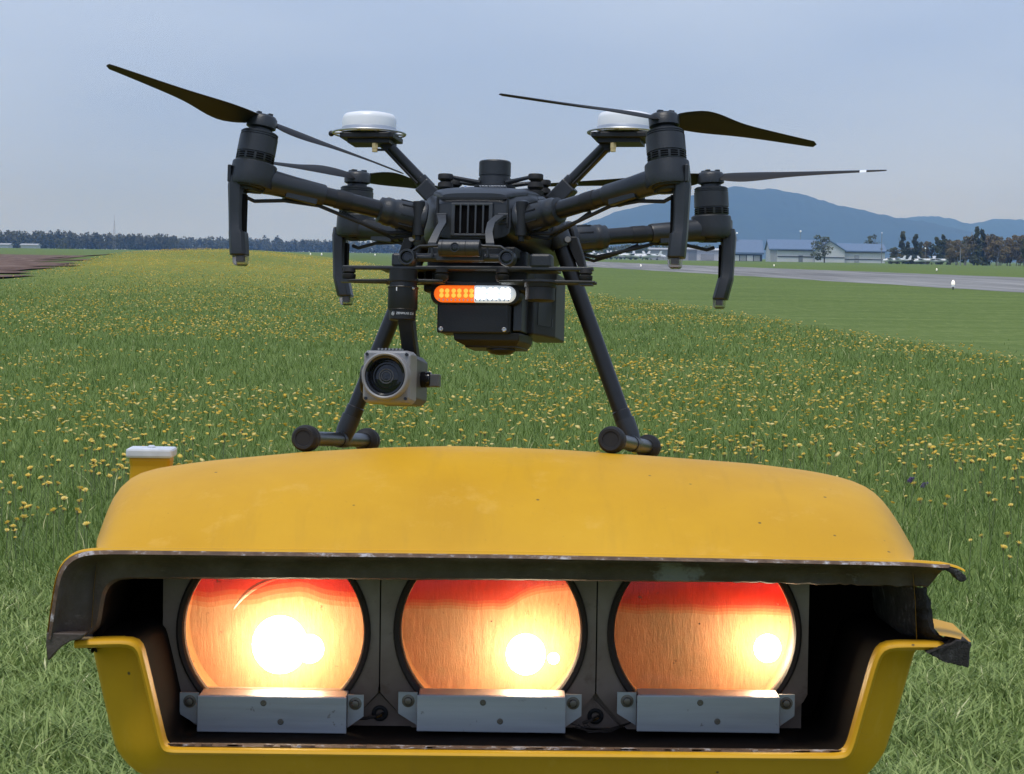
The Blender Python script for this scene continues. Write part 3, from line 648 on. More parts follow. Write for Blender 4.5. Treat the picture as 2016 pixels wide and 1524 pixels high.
# lower tray
TI = [(-.4278, .6144), (-.40, .6156), (-.3700, .6168), (-.3650, .6150), (-.3622, .6103), (-.352, .5689), (-.3385, .5125), (-.3350, .5085), (0, .5096), (.3308, .5117), (.3372, .5178), (.3592, .6042), (.3660, .6200), (.3739, .6236), (.40, .6238), (.4292, .6239)]
TR = [(-.4277, .6058), (-.40, .607), (-.3740, .6082), (-.3700, .6062), (-.3675, .6016), (-.3570, .5600), (-.3445, .5065), (-.3388, .5012), (0, .502), (.336, .5046), (.3434, .5108), (.3667, .6003), (.3705, .6100), (.3741, .6145), (.40, .6155), (.4318, .6164)]
TS = [(-.4185, .6045), (-.4185, .604), (-.4180, .601), (-.4175, .597), (-.4165, .592), (-.407, .550), (-.3930, .493), (-.3700, .470), (.0015, .4676), (.3560, .4726), (.3800, .502), (.4015, .580), (.4070, .602), (.4092, .608), (.4095, .611), (.4099, .612)]
def trio(n):
    A, B, C_ = np.array(TI), np.array(TR), np.array(TS); d = np.r_[0, np.cumsum(np.linalg.norm(np.diff(A, axis=0), axis=1) + .6 * np.linalg.norm(np.diff(C_, axis=0), axis=1))]; t = np.linspace(0, d[-1], n)
    R = [np.stack([np.interp(t, d, P[:, i]) for i in range(2)], 1) for P in (A, B, C_)]
    for P in R:
        for _ in range(2): P[1:-1] = (P[:-2] + 2 * P[1:-1] + P[2:]) / 4
    return R
A, B, C_ = trio(170)
V3 = lambda P, y, s=1: [Vector((x * s, y, z)) for x, z in P]
ub(MB().loft([V3(A, 2.815), V3(A, 2.7915), V3(A * .85 + B * .15, 2.7875), V3(A * .5 + B * .5, 2.786), V3(A * .15 + B * .85, 2.7885), V3(B, 2.795), V3(B, 2.812)], cap=False, closed=False), 'tray_rim', 'yellow_paint', smooth=60)
ub(MB().loft([V3(B, 2.806), V3(B * .5 + C_ * .5, 2.818), V3(B * .12 + C_ * .88, 2.83), V3(C_, 2.845), V3(C_, 3.0), V3(C_, 3.55, .97), V3(np.c_[C_[:, 0] * .9, C_[:, 1] * .9 + .06], 3.62, .95)], cap=False, closed=False), 'lower_tray', 'yellow_paint', smooth=60)
ub(MB().loft([V3(A, 2.812), V3(A, 2.86, .985), V3(A, 3.035, .97)], cap=False, closed=False), 'tray_lining', 'interior_dark')
# chipped pale edge along the tray sill
for k in range(40):
    x = -.33 + .66 * random.random(); L_ = random.uniform(.003, .018); z = .5102 + .0022 * (x + .33) / .66
    ub(MB().box((x, 2.803, z), (L_, .006, random.uniform(.0008, .0022))), 'paint_chip', 'worn_edge', smooth=0)
sill = MB().loft([[Vector((x, 2.798, .5093 + .0022 * (x + .33) / .66 + .0006 * mnoise.noise(Vector((x * 200, 0, 0))))) for x in np.linspace(-.334, .332, 120)], [Vector((x, 2.812, .5105 + .0022 * (x + .33) / .66)) for x in np.linspace(-.334, .332, 120)]], cap=False, closed=False)
ub(sill, 'sill_edge', 'worn_edge')
ub(MB().prism([(-.34, .49), (.345, .49), (.375, .612), (.405, .63), (.405, .70), (-.414, .70), (-.414, .60), (-.37, .60)], 3.02, 3.03, lambda p, d: Vector((p[0], d, p[1]))), 'back_plate', 'interior_dark', smooth=0)
ub(MB().box((-.409, 2.93, .645), (.004, .20, .095)), 'side_plate', 'interior_dark', smooth=0)
ub(MB().box((-.024, 2.95, .515), (.66, .012, .06)), 'lower_plate', 'panel_metal', smooth=0)

# three lamp panels, each with bezel, lens, red filter, reflector, bulb and bracket
LR = .0932
lamps = [(-.2433, .6076, -.358, -.1337), (-.0185, .6107, -.1323, .0905), (.2027, .6112, .0919, .3105)]
hot = [(-.2396, .5885, .029), (.0183, .5819, .0205), (.2716, .5919, .0140)]
filt = [(-.335, -.15), (-.11, .073), (.11, .295)]
YP = 2.93
brx = [(-.3165, -.1640, .5099), (-.0925, .0593, .5135), (.1318, .2777, .5165)]
for i, (cx, cz, x0, x1) in enumerate(lamps):
    zt, zb, chf = .688, .500, .046
    poly = [(x0, zt), (x0, zb + chf), (x0 + chf * .9, zb), (x1 - chf * .9, zb), (x1, zb + chf), (x1, zt)]
    n = 96; ringo, ringi = [], []
    for k in range(n):
        a = 2 * pi * k / n; dx, dz = cos(a), sin(a); best = 9
        for q in range(6):
            (ax, az), (bx_, bz) = poly[q], poly[(q + 1) % 6]; ex, ez = bx_ - ax, bz - az; den = dx * ez - dz * ex
            if abs(den) < 1e-9: continue
            t = ((ax - cx) * ez - (az - cz) * ex) / den; s = ((ax - cx) * dz - (az - cz) * dx) / den
            if t > 0 and -1e-6 <= s <= 1 + 1e-6: best = min(best, t)
        ringo.append((cx + dx * best, cz + dz * best)); ringi.append((cx + dx * (LR + .006), cz + dz * (LR + .006)))
    g = lambda P, y: [Vector((x, y, z)) for x, z in P]
    pan = ub(MB().loft([g(ringo, YP + .006), g(ringo, YP), g(ringi, YP), g(ringi, YP + .012)], cap=False), 'lamp_panel', 'panel_metal', smooth=30)
    ub(MB().lathe((cx, YP - .004, cz), (0, 1, 0), [(LR + .0075, .004), (LR + .0075, .001), (LR + .0055, -.001), (LR + .0015, .001), (LR, .006), (LR - .0005, .02)], 72, cap=False), 'bezel', 'rust_dark')
    ub(MB().lathe((cx, YP + .002, cz), (0, 1, 0), [(LR, .003), (LR * .8, .0005), (LR * .5, -.0014), (LR * .2, -.0024), (.0008, -.0025)], 64, cap=False), 'lens', 'lens_clear')
    ub(MB().lathe((cx, YP + .004, cz), (0, 1, 0), [(LR, 0), (LR + .002, .03), (LR + .002, .072), (LR * .7, .074), (LR * .3, .075), (.001, .075)], 64, cap=False), 'lamp_housing', 'lamp_reflector')
    hxx, hz, hr = hot[i]
    bl = ub(MB().ball((hxx, 2.966, hz), hr, 20, 12, (1, .8, 1.05)), 'bulb', 'bulb_glow_%d' % i, smooth=180)
    if i == 0: ub(MB().tube([(hxx + .008 + .068 * cos(a), 2.990, hz + .068 * sin(a)) for a in np.linspace(radians(98), radians(150), 20)], [.0006 + .0022 * sin(pi * k / 19) for k in range(20)], 8), 'rim_glint', 'antenna_white')  # white arc stands in for the lamp's glint on the reflector rim
    f0, f1 = filt[i]; zc = (.642, .638, .6365)[i]; xs = np.linspace(max(f0, cx - LR + .002), min(f1, cx + LR - .002), 48)
    bloom_rise = lambda x: (.010 * math.exp(-((x + .225) / .035) ** 2), .020 * float(sstep(-.01, .04, x)), 0)[i]  # bulb bloom shaped into the filter: its lower edge lifts there
    lo = [zc + .003 * mnoise.noise(Vector((x * 40, i, 0))) + bloom_rise(x) for x in xs]
    hi = [max(cz + sqrt(max(1e-6, (LR - .001) ** 2 - (x - cx) ** 2)), l + .0005) for x, l in zip(xs, lo)]
    for q in range(4):    # paler strips imitate the blurred lower edge of the red light
        l0 = [min(l + .0032 * (q - 2) * (1.6 if i == 0 else 1), h) for l, h in zip(lo, hi)]; l1 = [min(l + .0032 * (q - 1) * (1.6 if i == 0 else 1), h) for l, h in zip(lo, hi)] if q < 3 else hi
        ub(MB().loft([[Vector((x, 2.942, l)) for x, l in zip(xs, l0)], [Vector((x, 2.942, h)) for x, h in zip(xs, l1)]], cap=False, closed=False), 'red_filter' if q == 3 else 'soft_edge_tint', ('soft_red_1', 'soft_red_2', 'soft_red_3', 'red_glass')[q])
    if i < 2:
        (rx, rz, r_) = ((-.2085, .584, .015), (.0475, .5775, .006))[i]; ub(MB().ball((rx, 2.97, rz), r_, 14, 10), 'bulb', 'bulb_glow_%d' % i, smooth=180)
    # bracket below the lens
    bx0, bx1, bz = brx[i]; bm_ = MB(); bm_.box(((bx0 + bx1) / 2, 2.8815, bz + .0185), (bx1 - bx0, .003, .037)); bm_.box(((bx0 + bx1) / 2 + .0006, 2.9045, bz + .0362), (bx1 - bx0 - .002, .043, .0025)); bm_.box(((bx0 + bx1) / 2, 2.9, bz + .001), (bx1 - bx0 - .004, .034, .002))
    br = ub(bm_, 'bracket', 'brushed_metal', smooth=0, bevel=.0008)
    for sg, xx in ((-1, bx0), (1, bx1)):
        w = .0195 if sg < 0 else .0165; tp = [(xx, bz + .0375), (xx + sg * w, bz + .0375), (xx + sg * w, bz + .0155), (xx, bz + .0035)]
        tb = MB().prism(tp, 2.897, 2.8995, lambda p, d: Vector((p[0], d, p[1]))); ub(tb, 'tab', 'brushed_metal', br, smooth=0)
        ub(MB().lathe((xx + sg * w * .48, 2.8975, bz + .0285), (0, -1, 0), [(.0066, 0), (.0066, .0008), (.0042, .001), (.0042, .0035), (.0034, .0045), (.001, .0048)], 20), 'bolt', 'screw', br)
    for (sx_, sz) in (((bx0 + bx1) / 2 - .0085, .0305), ((bx0 + bx1) / 2 + .0092, .0115)):
        sc = MB(); sc.lathe((sx_, 2.8802, bz + sz), (0, -1, 0), [(.0032, 0), (.0032, .0005), (.0026, .0010), (.0012, .0010), (.0011, .0002), (.0002, .0002)], 16); ub(sc, 'screw', 'screw', br)
for i, x in enumerate((-.1335, .0905)):
    cb = MB(); cb.tube([(x - .028 + .02 * i, 2.925, .518), (x - .012, 2.918, .520 - .002 * i), (x - .002, 2.92, .522), (x + .004, 2.935, .5225)], .0016, 8); ub(cb, 'cable', 'rust_dark')
    ub(MB().torus((x + .001, 2.936, .5225), (0, 1, 0), .0062, .0022, 20, 8), 'grommet', 'rubber')
    ub(MB().cyl((x - .001, 2.9165, .5215), (x + .003, 2.9225, .5228), .0012, n=8), 'cable_tip', 'gold')
for i, x in enumerate((-.125, .095)):
    m = MB(); m.prism([(x - .048, .503), (x + .031, .503), (x - .0085, .5435)], 2.938, 2.941, lambda p, d: Vector((p[0], d, p[1]))); ub(m, 'gusset', 'panel_metal', smooth=0)
wires = MB()
for k in range(7): wires.tube([(.064 + k * .003, 2.905, .517 + random.uniform(-.003, .003)), (.08 + k * .001, 2.90, .514 + random.uniform(-.003, .003)), (.105, 2.91, .5125 + random.uniform(-.003, .002)), (.128, 2.93, .5175)], .0006, 5)
ub(wires, 'wire_bundle', 'rust_dark')
# rear left post with its white cap, legs and footing
po = MB(); po.loft([[Vector((-.4433 + dx * w, 3.5 + dy * w, z)) for dx, dy in ((-1, -.8), (1, -.8), (1, .8), (-1, .8))] for z, w in ((.56, .0255), (.70, .0255), (.735, .0245), (.7455, .0262))])
post = ub(po, 'rear_post', 'yellow_paint', smooth=0, bevel=.004)
pc = ub(MB().box((-.4433, 3.5, .7508), (.0572, .050, .0118)), 'post_cap', 'cap_white', post, smooth=0, bevel=.003)
ub(MB().lathe((-.4433, 3.5, .7565), (0, 0, 1), [(.005, 0), (.005, .0014), (.003, .003)], 12), 'cap_knob', 'cap_white', post)
for x, y in ((-.30, 2.95), (.30, 2.95), (0, 3.5)):
    lg = MB(); lg.cyl((x, y, .04), (x, y, .49), .028, n=20); lg.cyl((x, y, .035), (x, y, .05), .07, n=20); ub(lg, 'leg', 'steel')
ub(MB().box((0, 3.2, .0), (1.0, .9, .07)), 'footing', 'concrete', smooth=0)

# ------------------------------------------------------------------ the drone
DP = (-0.019486, 3.339064, 1.120199, -0.182041, -0.106394, -0.008114)
drone = empty('quadcopter_drone', DP[:3], label='black quadcopter drone with gimbal camera standing on the yellow light unit', cat='drone')
drone.rotation_mode = 'YXZ'; drone.rotation_euler = (DP[4], DP[5], DP[3])
def db(m, name, mat, parent=drone, **k): return m.build(name, mat, parent, **k)
def rrect(cx, cz, hw, hz, y, n=40, e=4.5, to=None):
    P = []
    for k in range(n):
        a = 2 * pi * (k + .5) / n; c, s = cos(a), sin(a); x = hw * math.copysign(abs(c) ** (2 / e), c); z = hz * math.copysign(abs(s) ** (2 / e), s); P.append(Vector((cx + x, y, cz + z)))
    return P
# body
br_ = [(-.146, .040, -.117, -.0795), (-.1455, .0435, -.119, -.077), (-.140, .047, -.121, -.0735), (-.125, .056, -.1245, -.066), (-.10, .066, -.127, -.0595), (-.05, .0735, -.13, -.0535), (.05, .0735, -.13, -.0525), (.11, .064, -.128, -.056), (.145, .052, -.12, -.066), (.15, .044, -.115, -.075)]
body = db(MB().loft([rrect(0, (a + b) / 2, hw, (b - a) / 2, y) for y, hw, a, b in br_]), 'body', 'plastic', smooth=35)
db(MB().loft([[p + Vector((0, 0, .0007)) for p in rrect(0, (a + b) / 2, hw * 1.004, (b - a) / 2 * 1.01, y)] for y, hw, a, b in [(-.1, .0662, -.10, -.0595), (-.0975, .0665, -.10, -.0590)]], cap=False), 'seam', 'plastic_dark', body)
# front grille: black slab for the shaded recess, frame, slats
gr = db(MB().box((0, -.1462, -.0975), (.040, .003, .033)), 'grille', 'void', body, smooth=0)
gf = MB()
gf.box((-.0215, -.148, -.0975), (.0045, .006, .037)); gf.box((.0215, -.148, -.0975), (.0045, .006, .037)); gf.box((0, -.148, -.0805), (.0475, .0056, .0032)); gf.box((0, -.148, -.1150), (.0475, .0056, .0028))
db(gf, 'grille_frame', 'plastic_light', body, smooth=0, bevel=.0008)
for k in range(4): db(MB().box((-.0129 + k * .0086, -.1485, -.0975), (.0021, .005, .0325)), 'grille_slat', 'plastic_light', body, smooth=0, bevel=.0004)
for k in range(5): db(MB().box((-.0172 + k * .0086, -.1478, -.0975), (.0060, .0012, .031)), 'opening_shade', 'void', body, smooth=0)  # black strips stand for the shaded depth of the grille openings
db(MB().box((0, -.1466, -.0735), (.081, .004, .0022)).box((-.0400, -.1462, -.090), (.0022, .004, .033)).box((.0400, -.1462, -.090), (.0022, .004, .033)), 'front_panel_edge', 'plastic_dark', body, smooth=0)
# raised nose lid and lettering on top
db(MB().loft([rrect(0, -.072, .036, .005, -.1415, e=3.5), rrect(0, -.0685, .043, .007, -.130, e=3), rrect(0, -.0640, .054, .0085, -.105, e=2.8), rrect(0, -.0610, .060, .0095, -.07, e=2.6), rrect(0, -.0600, .062, .0095, -.01, e=2.6)]), 'nose_lid', 'plastic', body, smooth=40)
lt2 = MB()
for k, (x, w) in enumerate(((-.006, .0016), (-.0025, .003), (.0012, .0026), (.0048, .0014), (.008, .0032), (.0118, .0028), (.0156, .003), (.0192, .0022), (.0224, .0026))): lt2.box((x + .003, -.0885, -.0528), (w, .0075, .0006), Matrix.Rotation(radians(-8), 3, 'X'))
db(lt2, 'lettering', 'white_print', body, smooth=0)
lg_ = MB()
for s in (-1, 1): lg_.tube([(-.0195 + s * .0015, -.094, -.0536), (-.0195 + s * .0055, -.089, -.0528), (-.0195 + s * .0075, -.083, -.0520)], .0007, 6)
db(lg_, 'emblem', 'white_print', body); db(MB().tube([(-.0245, -.090, -.0528), (-.0195, -.0865, -.0524), (-.0145, -.090, -.0528)], .0005, 5), 'emblem_stroke', 'blue_print', body)
# arms, motors, propellers, boom legs
LEAN = {(-1, -1): (.13, .10, 1), (1, -1): (-.115, .14, 1), (-1, 1): (.03, -.03, 1), (1, 1): (-.045, -.03, 1)}
PDIR = {(-1, -1): (-.125, -.1775), (1, -1): (.147, .150), (-1, 1): (-.105, -.19), (1, 1): (1, .02)}
def prop(sx, sy, P0, n):
    root = empty('propeller'); root.parent = drone; sg = 1 if sx == sy else -1
    u = Vector((*PDIR[(sx, sy)], 0)); u = (u - n * u.dot(n)).normalized()
    for k in (1, -1):
        d = u * k; c = n.cross(d); m = MB(); rings = []
        for t in np.linspace(0, 1, 26):
            r_ = .013 + .2025 * t
            hi_ = .0085 + .0030 * math.exp(-((t - .2) / .22) ** 2) - .0035 * t
            lo_ = .0072 + .0065 * math.exp(-((t - .20) / .17) ** 2) + .0120 * (1 - t) * min(1, .45 + t * 4)
            if t > .97: hi_ *= .9; lo_ *= .35
            tw = radians(27 - 16 * t) if t > .06 else radians(21 + 6 * t / .06); th = .0022 * (1 - .7 * t)
            base = P0 + n * (.0015 + -.001 * t ** 2) + d * r_
            ring = []
            for q in range(12):
                a = 2 * pi * q / 12; w = (cos(a) + 1) / 2; off_ = -lo_ + (hi_ + lo_) * w; z = sin(a) * th + .10 * (hi_ + lo_) * (1 - (2 * w - 1) ** 2) * .5
                ring.append(base + c * off_ * cos(tw) + n * (sg * off_ * sin(tw) + z))
            rings.append(ring)
        b_ = db(m.loft(rings), 'blade', 'blade_plastic', root, smooth=50)
        if (sx, sy) == (1, 1) and k == 1:
            m2 = MB(); m2.loft([[P0 + n * (.0015 + -.001 * t ** 2) + d * (.013 + .2025 * t) + (p - (P0 + n * (.0015 + -.001 * t ** 2) + d * (.013 + .2025 * t))) * 1.12 for p in rings[int(round(t * 25))]] for t in (.84, .88)]); db(m2, 'tip_band', 'white_print', root)
    hb = MB(); hb.lathe(P0, n, [(.0135, -.0075), (.0165, -.006), (.0168, .004), (.0145, .007), (.009, .0085), (.0085, .0072), (.001, .0072)], 24)
    db(hb, 'hub', 'plastic', root)
    for a in range(4):
        t_ = n.orthogonal().normalized(); t_ = Matrix.Rotation(a * pi / 2 + .5, 3, n) @ t_; db(MB().box(P0 + n * .0085 + t_ * .009, (.006, .0045, .003), n.to_track_quat('Z', 'Y').to_matrix()), 'hub_latch', 'plastic', root, smooth=0)
for sx in (-1, 1):
    for sy in (-1, 1):
        P0 = Vector((sx * .224, sy * .2275, 0)); n = Vector(LEAN[(sx, sy)]).normalized(); prop(sx, sy, P0, n)
        mo = MB(); r = .0208
        mo.lathe(P0, n, [(.012, -.006), (.0125, -.0105), (.0185, -.0112), (r - .0012, -.0118), (r - .0012, -.0126), (r, -.0128), (r, -.0138), (r - .001, -.014), (r - .001, -.0148), (r, -.015), (r, -.016), (r - .001, -.0162), (r - .001, -.017), (r + .0004, -.0174), (r + .0006, -.036), (r - .0006, -.0364), (r - .0006, -.0372), (r, -.0376), (r, -.0445), (r - .0018, -.049)], 40)
        mt = db(mo, 'motor', 'plastic', smooth=35)
        sl = MB(); t_ = n.orthogonal().normalized(); b_ = n.cross(t_)
        for k in range(12):
            for q in range(3):
                for h in range(4):
                    a0 = 2 * pi * (k + .12 + .19 * h) / 12; a1 = 2 * pi * (k + .12 + .19 * (h + 1)) / 12; z0 = -.0380 - q * .0026
                    P = [P0 + n * (z0 + dz) + (t_ * cos(a) + b_ * sin(a)) * (r + .0005) for a, dz in ((a0, 0), (a1, 0), (a1, -.0016), (a0, -.0016))]; sl.add(P, [(0, 1, 2, 3)])
        db(sl, 'cooling_slot', 'void', mt, smooth=0)
        # mount: rounded cup under the motor, drawn out towards the arm
        J = Vector((sx * .066, -.148, -.0965)) if sy < 0 else Vector((sx * .070, .135, -.087))
        E_ = P0 + n * -.0630 ; ad = (E_ - J).normalized()
        cup = MB(); rings = []
        for s, sc_ in ((-.0465, .93), (-.048, 1.0), (-.060, 1.02), (-.0700, 1.02), (-.0735, .96)):
            ring = []
            for k in range(32):
                a = 2 * pi * k / 32; v = t_ * cos(a) + b_ * sin(a); rad = .0222 * sc_; inw = max(0, -(v.dot(ad))) ** 3; outw = max(0, v.dot(Vector((sx, sy * .25, 0)))) ** 6
                ring.append(P0 + n * s + v * (rad + .004 * inw + .0015 * outw))
            rings.append(ring)
        mnt = db(cup.loft(rings), 'motor_mount', 'plastic', smooth=35)
        db(MB().box(P0 + n * -.060 + Vector((sx * .0218, -.010 if sy < 0 else .01, 0)), (.0040, .012, .019)), 'mount_plate', 'plastic', mnt, smooth=0, bevel=.001)
        us = MB(); us.lathe(P0 + n * -.0725, -n, [(.0195, 0), (.018, .003), (.013, .0035), (.012, .006), (.004, .0065)], 24); db(us, 'mount_underside', 'plastic_dark', mnt)
        ob = MB(); ob.box(P0 + n * -.0765 - ad * .006, (.022, .006, .005)); ob.torus(P0 + n * -.0765 - ad * .004, n, .010, .0018, 18, 6); db(ob, 'wire_clip', 'rubber', mnt)
        # carbon arm with sleeves
        A1 = E_ - ad * .018; length = (A1 - J).length
        arm = db(MB().lathe(J, ad, [(.0102, 0), (.0102, length)], 24), 'arm', 'carbon')
        db(MB().lathe(J, ad, [(.0115, length - .066), (.0122, length - .064), (.0128, length - .03), (.0140, length - .006), (.0150, length + .004)], 24), 'arm_sleeve', 'plastic', arm)
        db(MB().box(J + ad * (length - .038) + Vector((0, 0, -.010)), (.036, .020, .008), ad.to_track_quat('X', 'Z').to_matrix()), 'sleeve_clip', 'plastic', arm, smooth=0, bevel=.001)
        db(MB().lathe(J, ad, [(.013, -.006), (.0165, -.003), (.0172, .004), (.0165, .022), (.0152, .026), (.0160, .028), (.0160, .034), (.0145, .037), (.0145, .041), (.0108, .043)], 28), 'arm_collar', 'plastic', arm)
        gv = MB(); tt_ = ad.orthogonal().normalized(); b2 = ad.cross(tt_)
        for k in range(9): 
            a = 2 * pi * k / 9; gv.box(J + ad * .011 + (tt_ * cos(a) + b2 * sin(a)) * .0172, (.018, .0012, .0012), ad.to_track_quat('X', 'Z').to_matrix())
        db(gv, 'collar_rib', 'plastic_dark', arm, smooth=0)
        db(MB().tube([J + ad * .0 + Vector((0, 0, -.016)), J + ad * .03 + Vector((0, -.004, -.024)), J + ad * .07 + Vector((0, -.003, -.019)), J + ad * (length - .06) + Vector((0, 0, -.0125)), J + ad * (length - .02) + Vector((0, 0, -.0165)), P0 + n * -.088 - ad * .008, P0 + n * -.086 + ad * .002], .0022, 8), 'arm_cable', 'rubber', arm)
        db(MB().tube([J + Vector((0, 0, -.019)), J + ad * .026 + Vector((0, .003, -.028)), J + ad * .062 + Vector((0, .002, -.020)), J + ad * .085 + Vector((0, 0, -.0125))], .0019, 8), 'arm_cable', 'rubber', arm)
        db(MB().lathe(J + ad * .075, ad, [(.0106, 0), (.0108, .002), (.0108, .016), (.0106, .018)], 24), 'arm_band', 'plastic_dark', arm)
        # hinge flange and pin where the arm folds
        fx = J - ad * .004
        db(MB().lathe(fx, ad, [(.0205, -.006), (.0225, -.004), (.0225, .0), (.0205, .0025), (.0165, .003)], 32), 'hinge_flange', 'plastic', arm)
        db(MB().cyl(fx + Vector((-sx * .004, sy * .014, -.020)), fx + Vector((-sx * .004, sy * .014, .018)), .0068, n=18).cyl(fx + Vector((-sx * .004, sy * .014, -.026)), fx + Vector((-sx * .004, sy * .014, -.020)), .0035, n=12), 'hinge_pin', 'plastic_dark', arm)
        # boom leg with status light
        bl = MB(); x = sx * .2455; y0 = sy * .238; k = .004 if sy > 0 else 0
        secs = [(-.062, sx * .2455, .0088, .0115), (-.072, sx * .2465, .0092, .0120), (-.100, sx * .2460, .0082, .0112), (-.122, sx * .2450, .0082, .0112), (-.124, sx * .2440, .0092, .0120), (-.148, sx * (.2420 - k), .0092, .0120), (-.1495, sx * (.2420 - k), .0085, .0112)]
        bl.loft([[Vector((cx_ + a * hw, y0 + b * hd, z)) for a, b in ((-1, -.6), (-.6, -1), (.6, -1), (1, -.6), (1, .6), (.6, 1), (-.6, 1), (-1, .6))] for z, cx_, hw, hd in secs])
        bm2 = db(bl, 'boom_leg', 'plastic', smooth=25, bevel=.0006)
        db(MB().box((sx * (.2452 - .0078), y0 - .002, -.104), (.004, .012, .044)), 'boom_recess', 'void', bm2, smooth=0)
        db(MB().loft([[Vector((sx * (.2405 - k) + a * w, y0 + b * w * 1.3, z)) for a, b in ((-1, -1), (1, -1), (1, 1), (-1, 1))] for z, w in ((-.149, .0072), (-.158, .0068), (-.1605, .005))]), 'light_cover', 'led_cover', bm2, smooth=0, bevel=.001)
        db(MB().box((sx * (.2405 - k), y0, -.153), (.008, .009, .006)), 'light_core', 'screw', bm2, smooth=0)
# top gimbal mount
tg = db(MB().lathe((0, -.02, -.056), (0, 0, 1), [(.022, 0), (.0235, .002), (.0235, .006), (.020, .008), (.0185, .010), (.0245, .0105), (.0245, .013), (.0195, .014), (.0190, .022), (.0178, .0225), (.0178, .0245), (.0186, .025), (.0186, .0405), (.0175, .042), (.015, .0425), (.014, .0415), (.001, .0415)], 40), 'top_mount', 'plastic', smooth=35)
for sx in (-1, 1):
    for sy in (-1, 1):
        D0 = Vector((sx * .053, -.02 + sy * .026, -.038))
        db(MB().tube([Vector((sx * .016, -.02 + sy * .012, -.0405)), (D0 + Vector((0, 0, .0035)))], [.0030, .0020], 8), 'spider_arm', 'plastic', tg)
        db(MB().tube([Vector((sx * .012, -.02 + sy * .012, -.0525)), (D0 + Vector((0, 0, -.013)))], [.0034, .0030], 8), 'spider_arm', 'plastic', tg)
        db(MB().lathe(D0 + Vector((0, 0, -.020)), (0, 0, 1), [(.0055, -.012), (.0055, 0), (.0095, .0005), (.0095, .006), (.006, .007), (.0095, .010), (.0085, .015), (.0055, .017), (.0088, .0195), (.0088, .0245), (.008, .0255)], 18), 'damper', 'rubber', tg)
# antenna masts with white domes
for sx in (-1, 1):
    cx_, y0 = sx * .1515, -.02; am = empty('antenna'); am.parent = drone
    b0, b1 = Vector((sx * .071, y0 + .01, -.054)), Vector((sx * .132, y0 + .005, .0075)); dd = (b1 - b0).normalized(); Q = dd.to_track_quat('X', 'Z').to_matrix()
    db(MB().lathe(b0, dd, [(.0088, .012), (.0088, .028), (.0072, .029), (.0070, .082), (.0078, .083), (.0078, .094)], 14), 'mast', 'carbon', am)
    db(MB().box(b0 + dd * .010 + Vector((0, 0, -.004)), (.030, .020, .020), Q), 'mast_base', 'plastic', am, smooth=0, bevel=.002)
    db(MB().box(b0 + dd * .088, (.018, .016, .013), Q), 'mast_clamp', 'plastic_dark', am, smooth=0, bevel=.001)
    db(MB().tube([b0 + dd * .02 + Vector((sx * .007, -.008, 0)), b0 + dd * .05 + Vector((sx * .007, -.008, 0)), b0 + dd * .075 + Vector((sx * .006, -.008, 0)), Vector((sx * .139, y0 - .012, -.002))], .0016, 6), 'cable', 'rubber', am)
    db(MB().box((cx_ - sx * .003, y0, .0135), (.064, .055, .0065)), 'plate', 'plastic_dark', am, smooth=0, bevel=.0012); db(MB().box((cx_ - sx * .004, y0, .0085), (.050, .040, .006)), 'plate', 'plastic_dark', am, smooth=0)
    db(MB().torus((cx_, y0, .0188), (0, 0, 1), .0425, .0014, 48, 8), 'ground_ring', 'steel', am)
    for k in range(10):
        a = 2 * pi * k / 10 + .2; db(MB().tube([(cx_ + .032 * cos(a), y0 + .032 * sin(a), .0188), (cx_ + .042 * cos(a), y0 + .042 * sin(a), .0188)], .0016, 6), 'ring_spoke', 'steel', am)
    db(MB().lathe((cx_, y0, .0185), (0, 0, 1), [(.0320, 0), (.0322, .002), (.0318, .0085), (.0318, .0165), (.0308, .0200), (.0285, .0225), (.020, .0243), (.010, .0249), (.001, .025)], 48), 'dome', 'antenna_white', am, smooth=60)
    db(MB().lathe((cx_, y0, .0187), (0, 0, 1), [(.0326, 0), (.0326, .0045), (.0321, .0065)], 48, cap=False), 'dome_band', 'steel', am)
    db(MB().cyl((sx * .1405, y0 - .015, .006), (sx * .1405, y0 - .015, .011), .0028, n=10).cyl((sx * .1405, y0 - .015, -.001), (sx * .1405, y0 - .015, .006), .0038, n=6).cyl((sx * .1405, y0 - .015, -.005), (sx * .1405, y0 - .015, -.0012), .0032, n=10), 'connector', 'gold', am)
    if sx < 0: db(MB().ball((-.196, y0 - .004, .0185), .0036, 10, 6), 'ring_clip', 'plastic_dark', am)
# belly frame
db(MB().box((0, -.03, -.140), (.115, .17, .022)), 'belly', 'plastic_dark', smooth=0, bevel=.003)
db(MB().box((0, -.12, -.1335), (.10, .05, .012)), 'belly_front', 'plastic_dark', smooth=0, bevel=.002)
db(MB().box((.005, -.105, -.164), (.118, .085, .030)), 'belly_lower', 'plastic_dark', smooth=0, bevel=.003)
db(MB().box((-.052, -.125, -.160), (.02, .03, .016)).box((-.047, -.15, -.163), (.006, .006, .018)), 'gimbal_wiring', 'void', smooth=0)
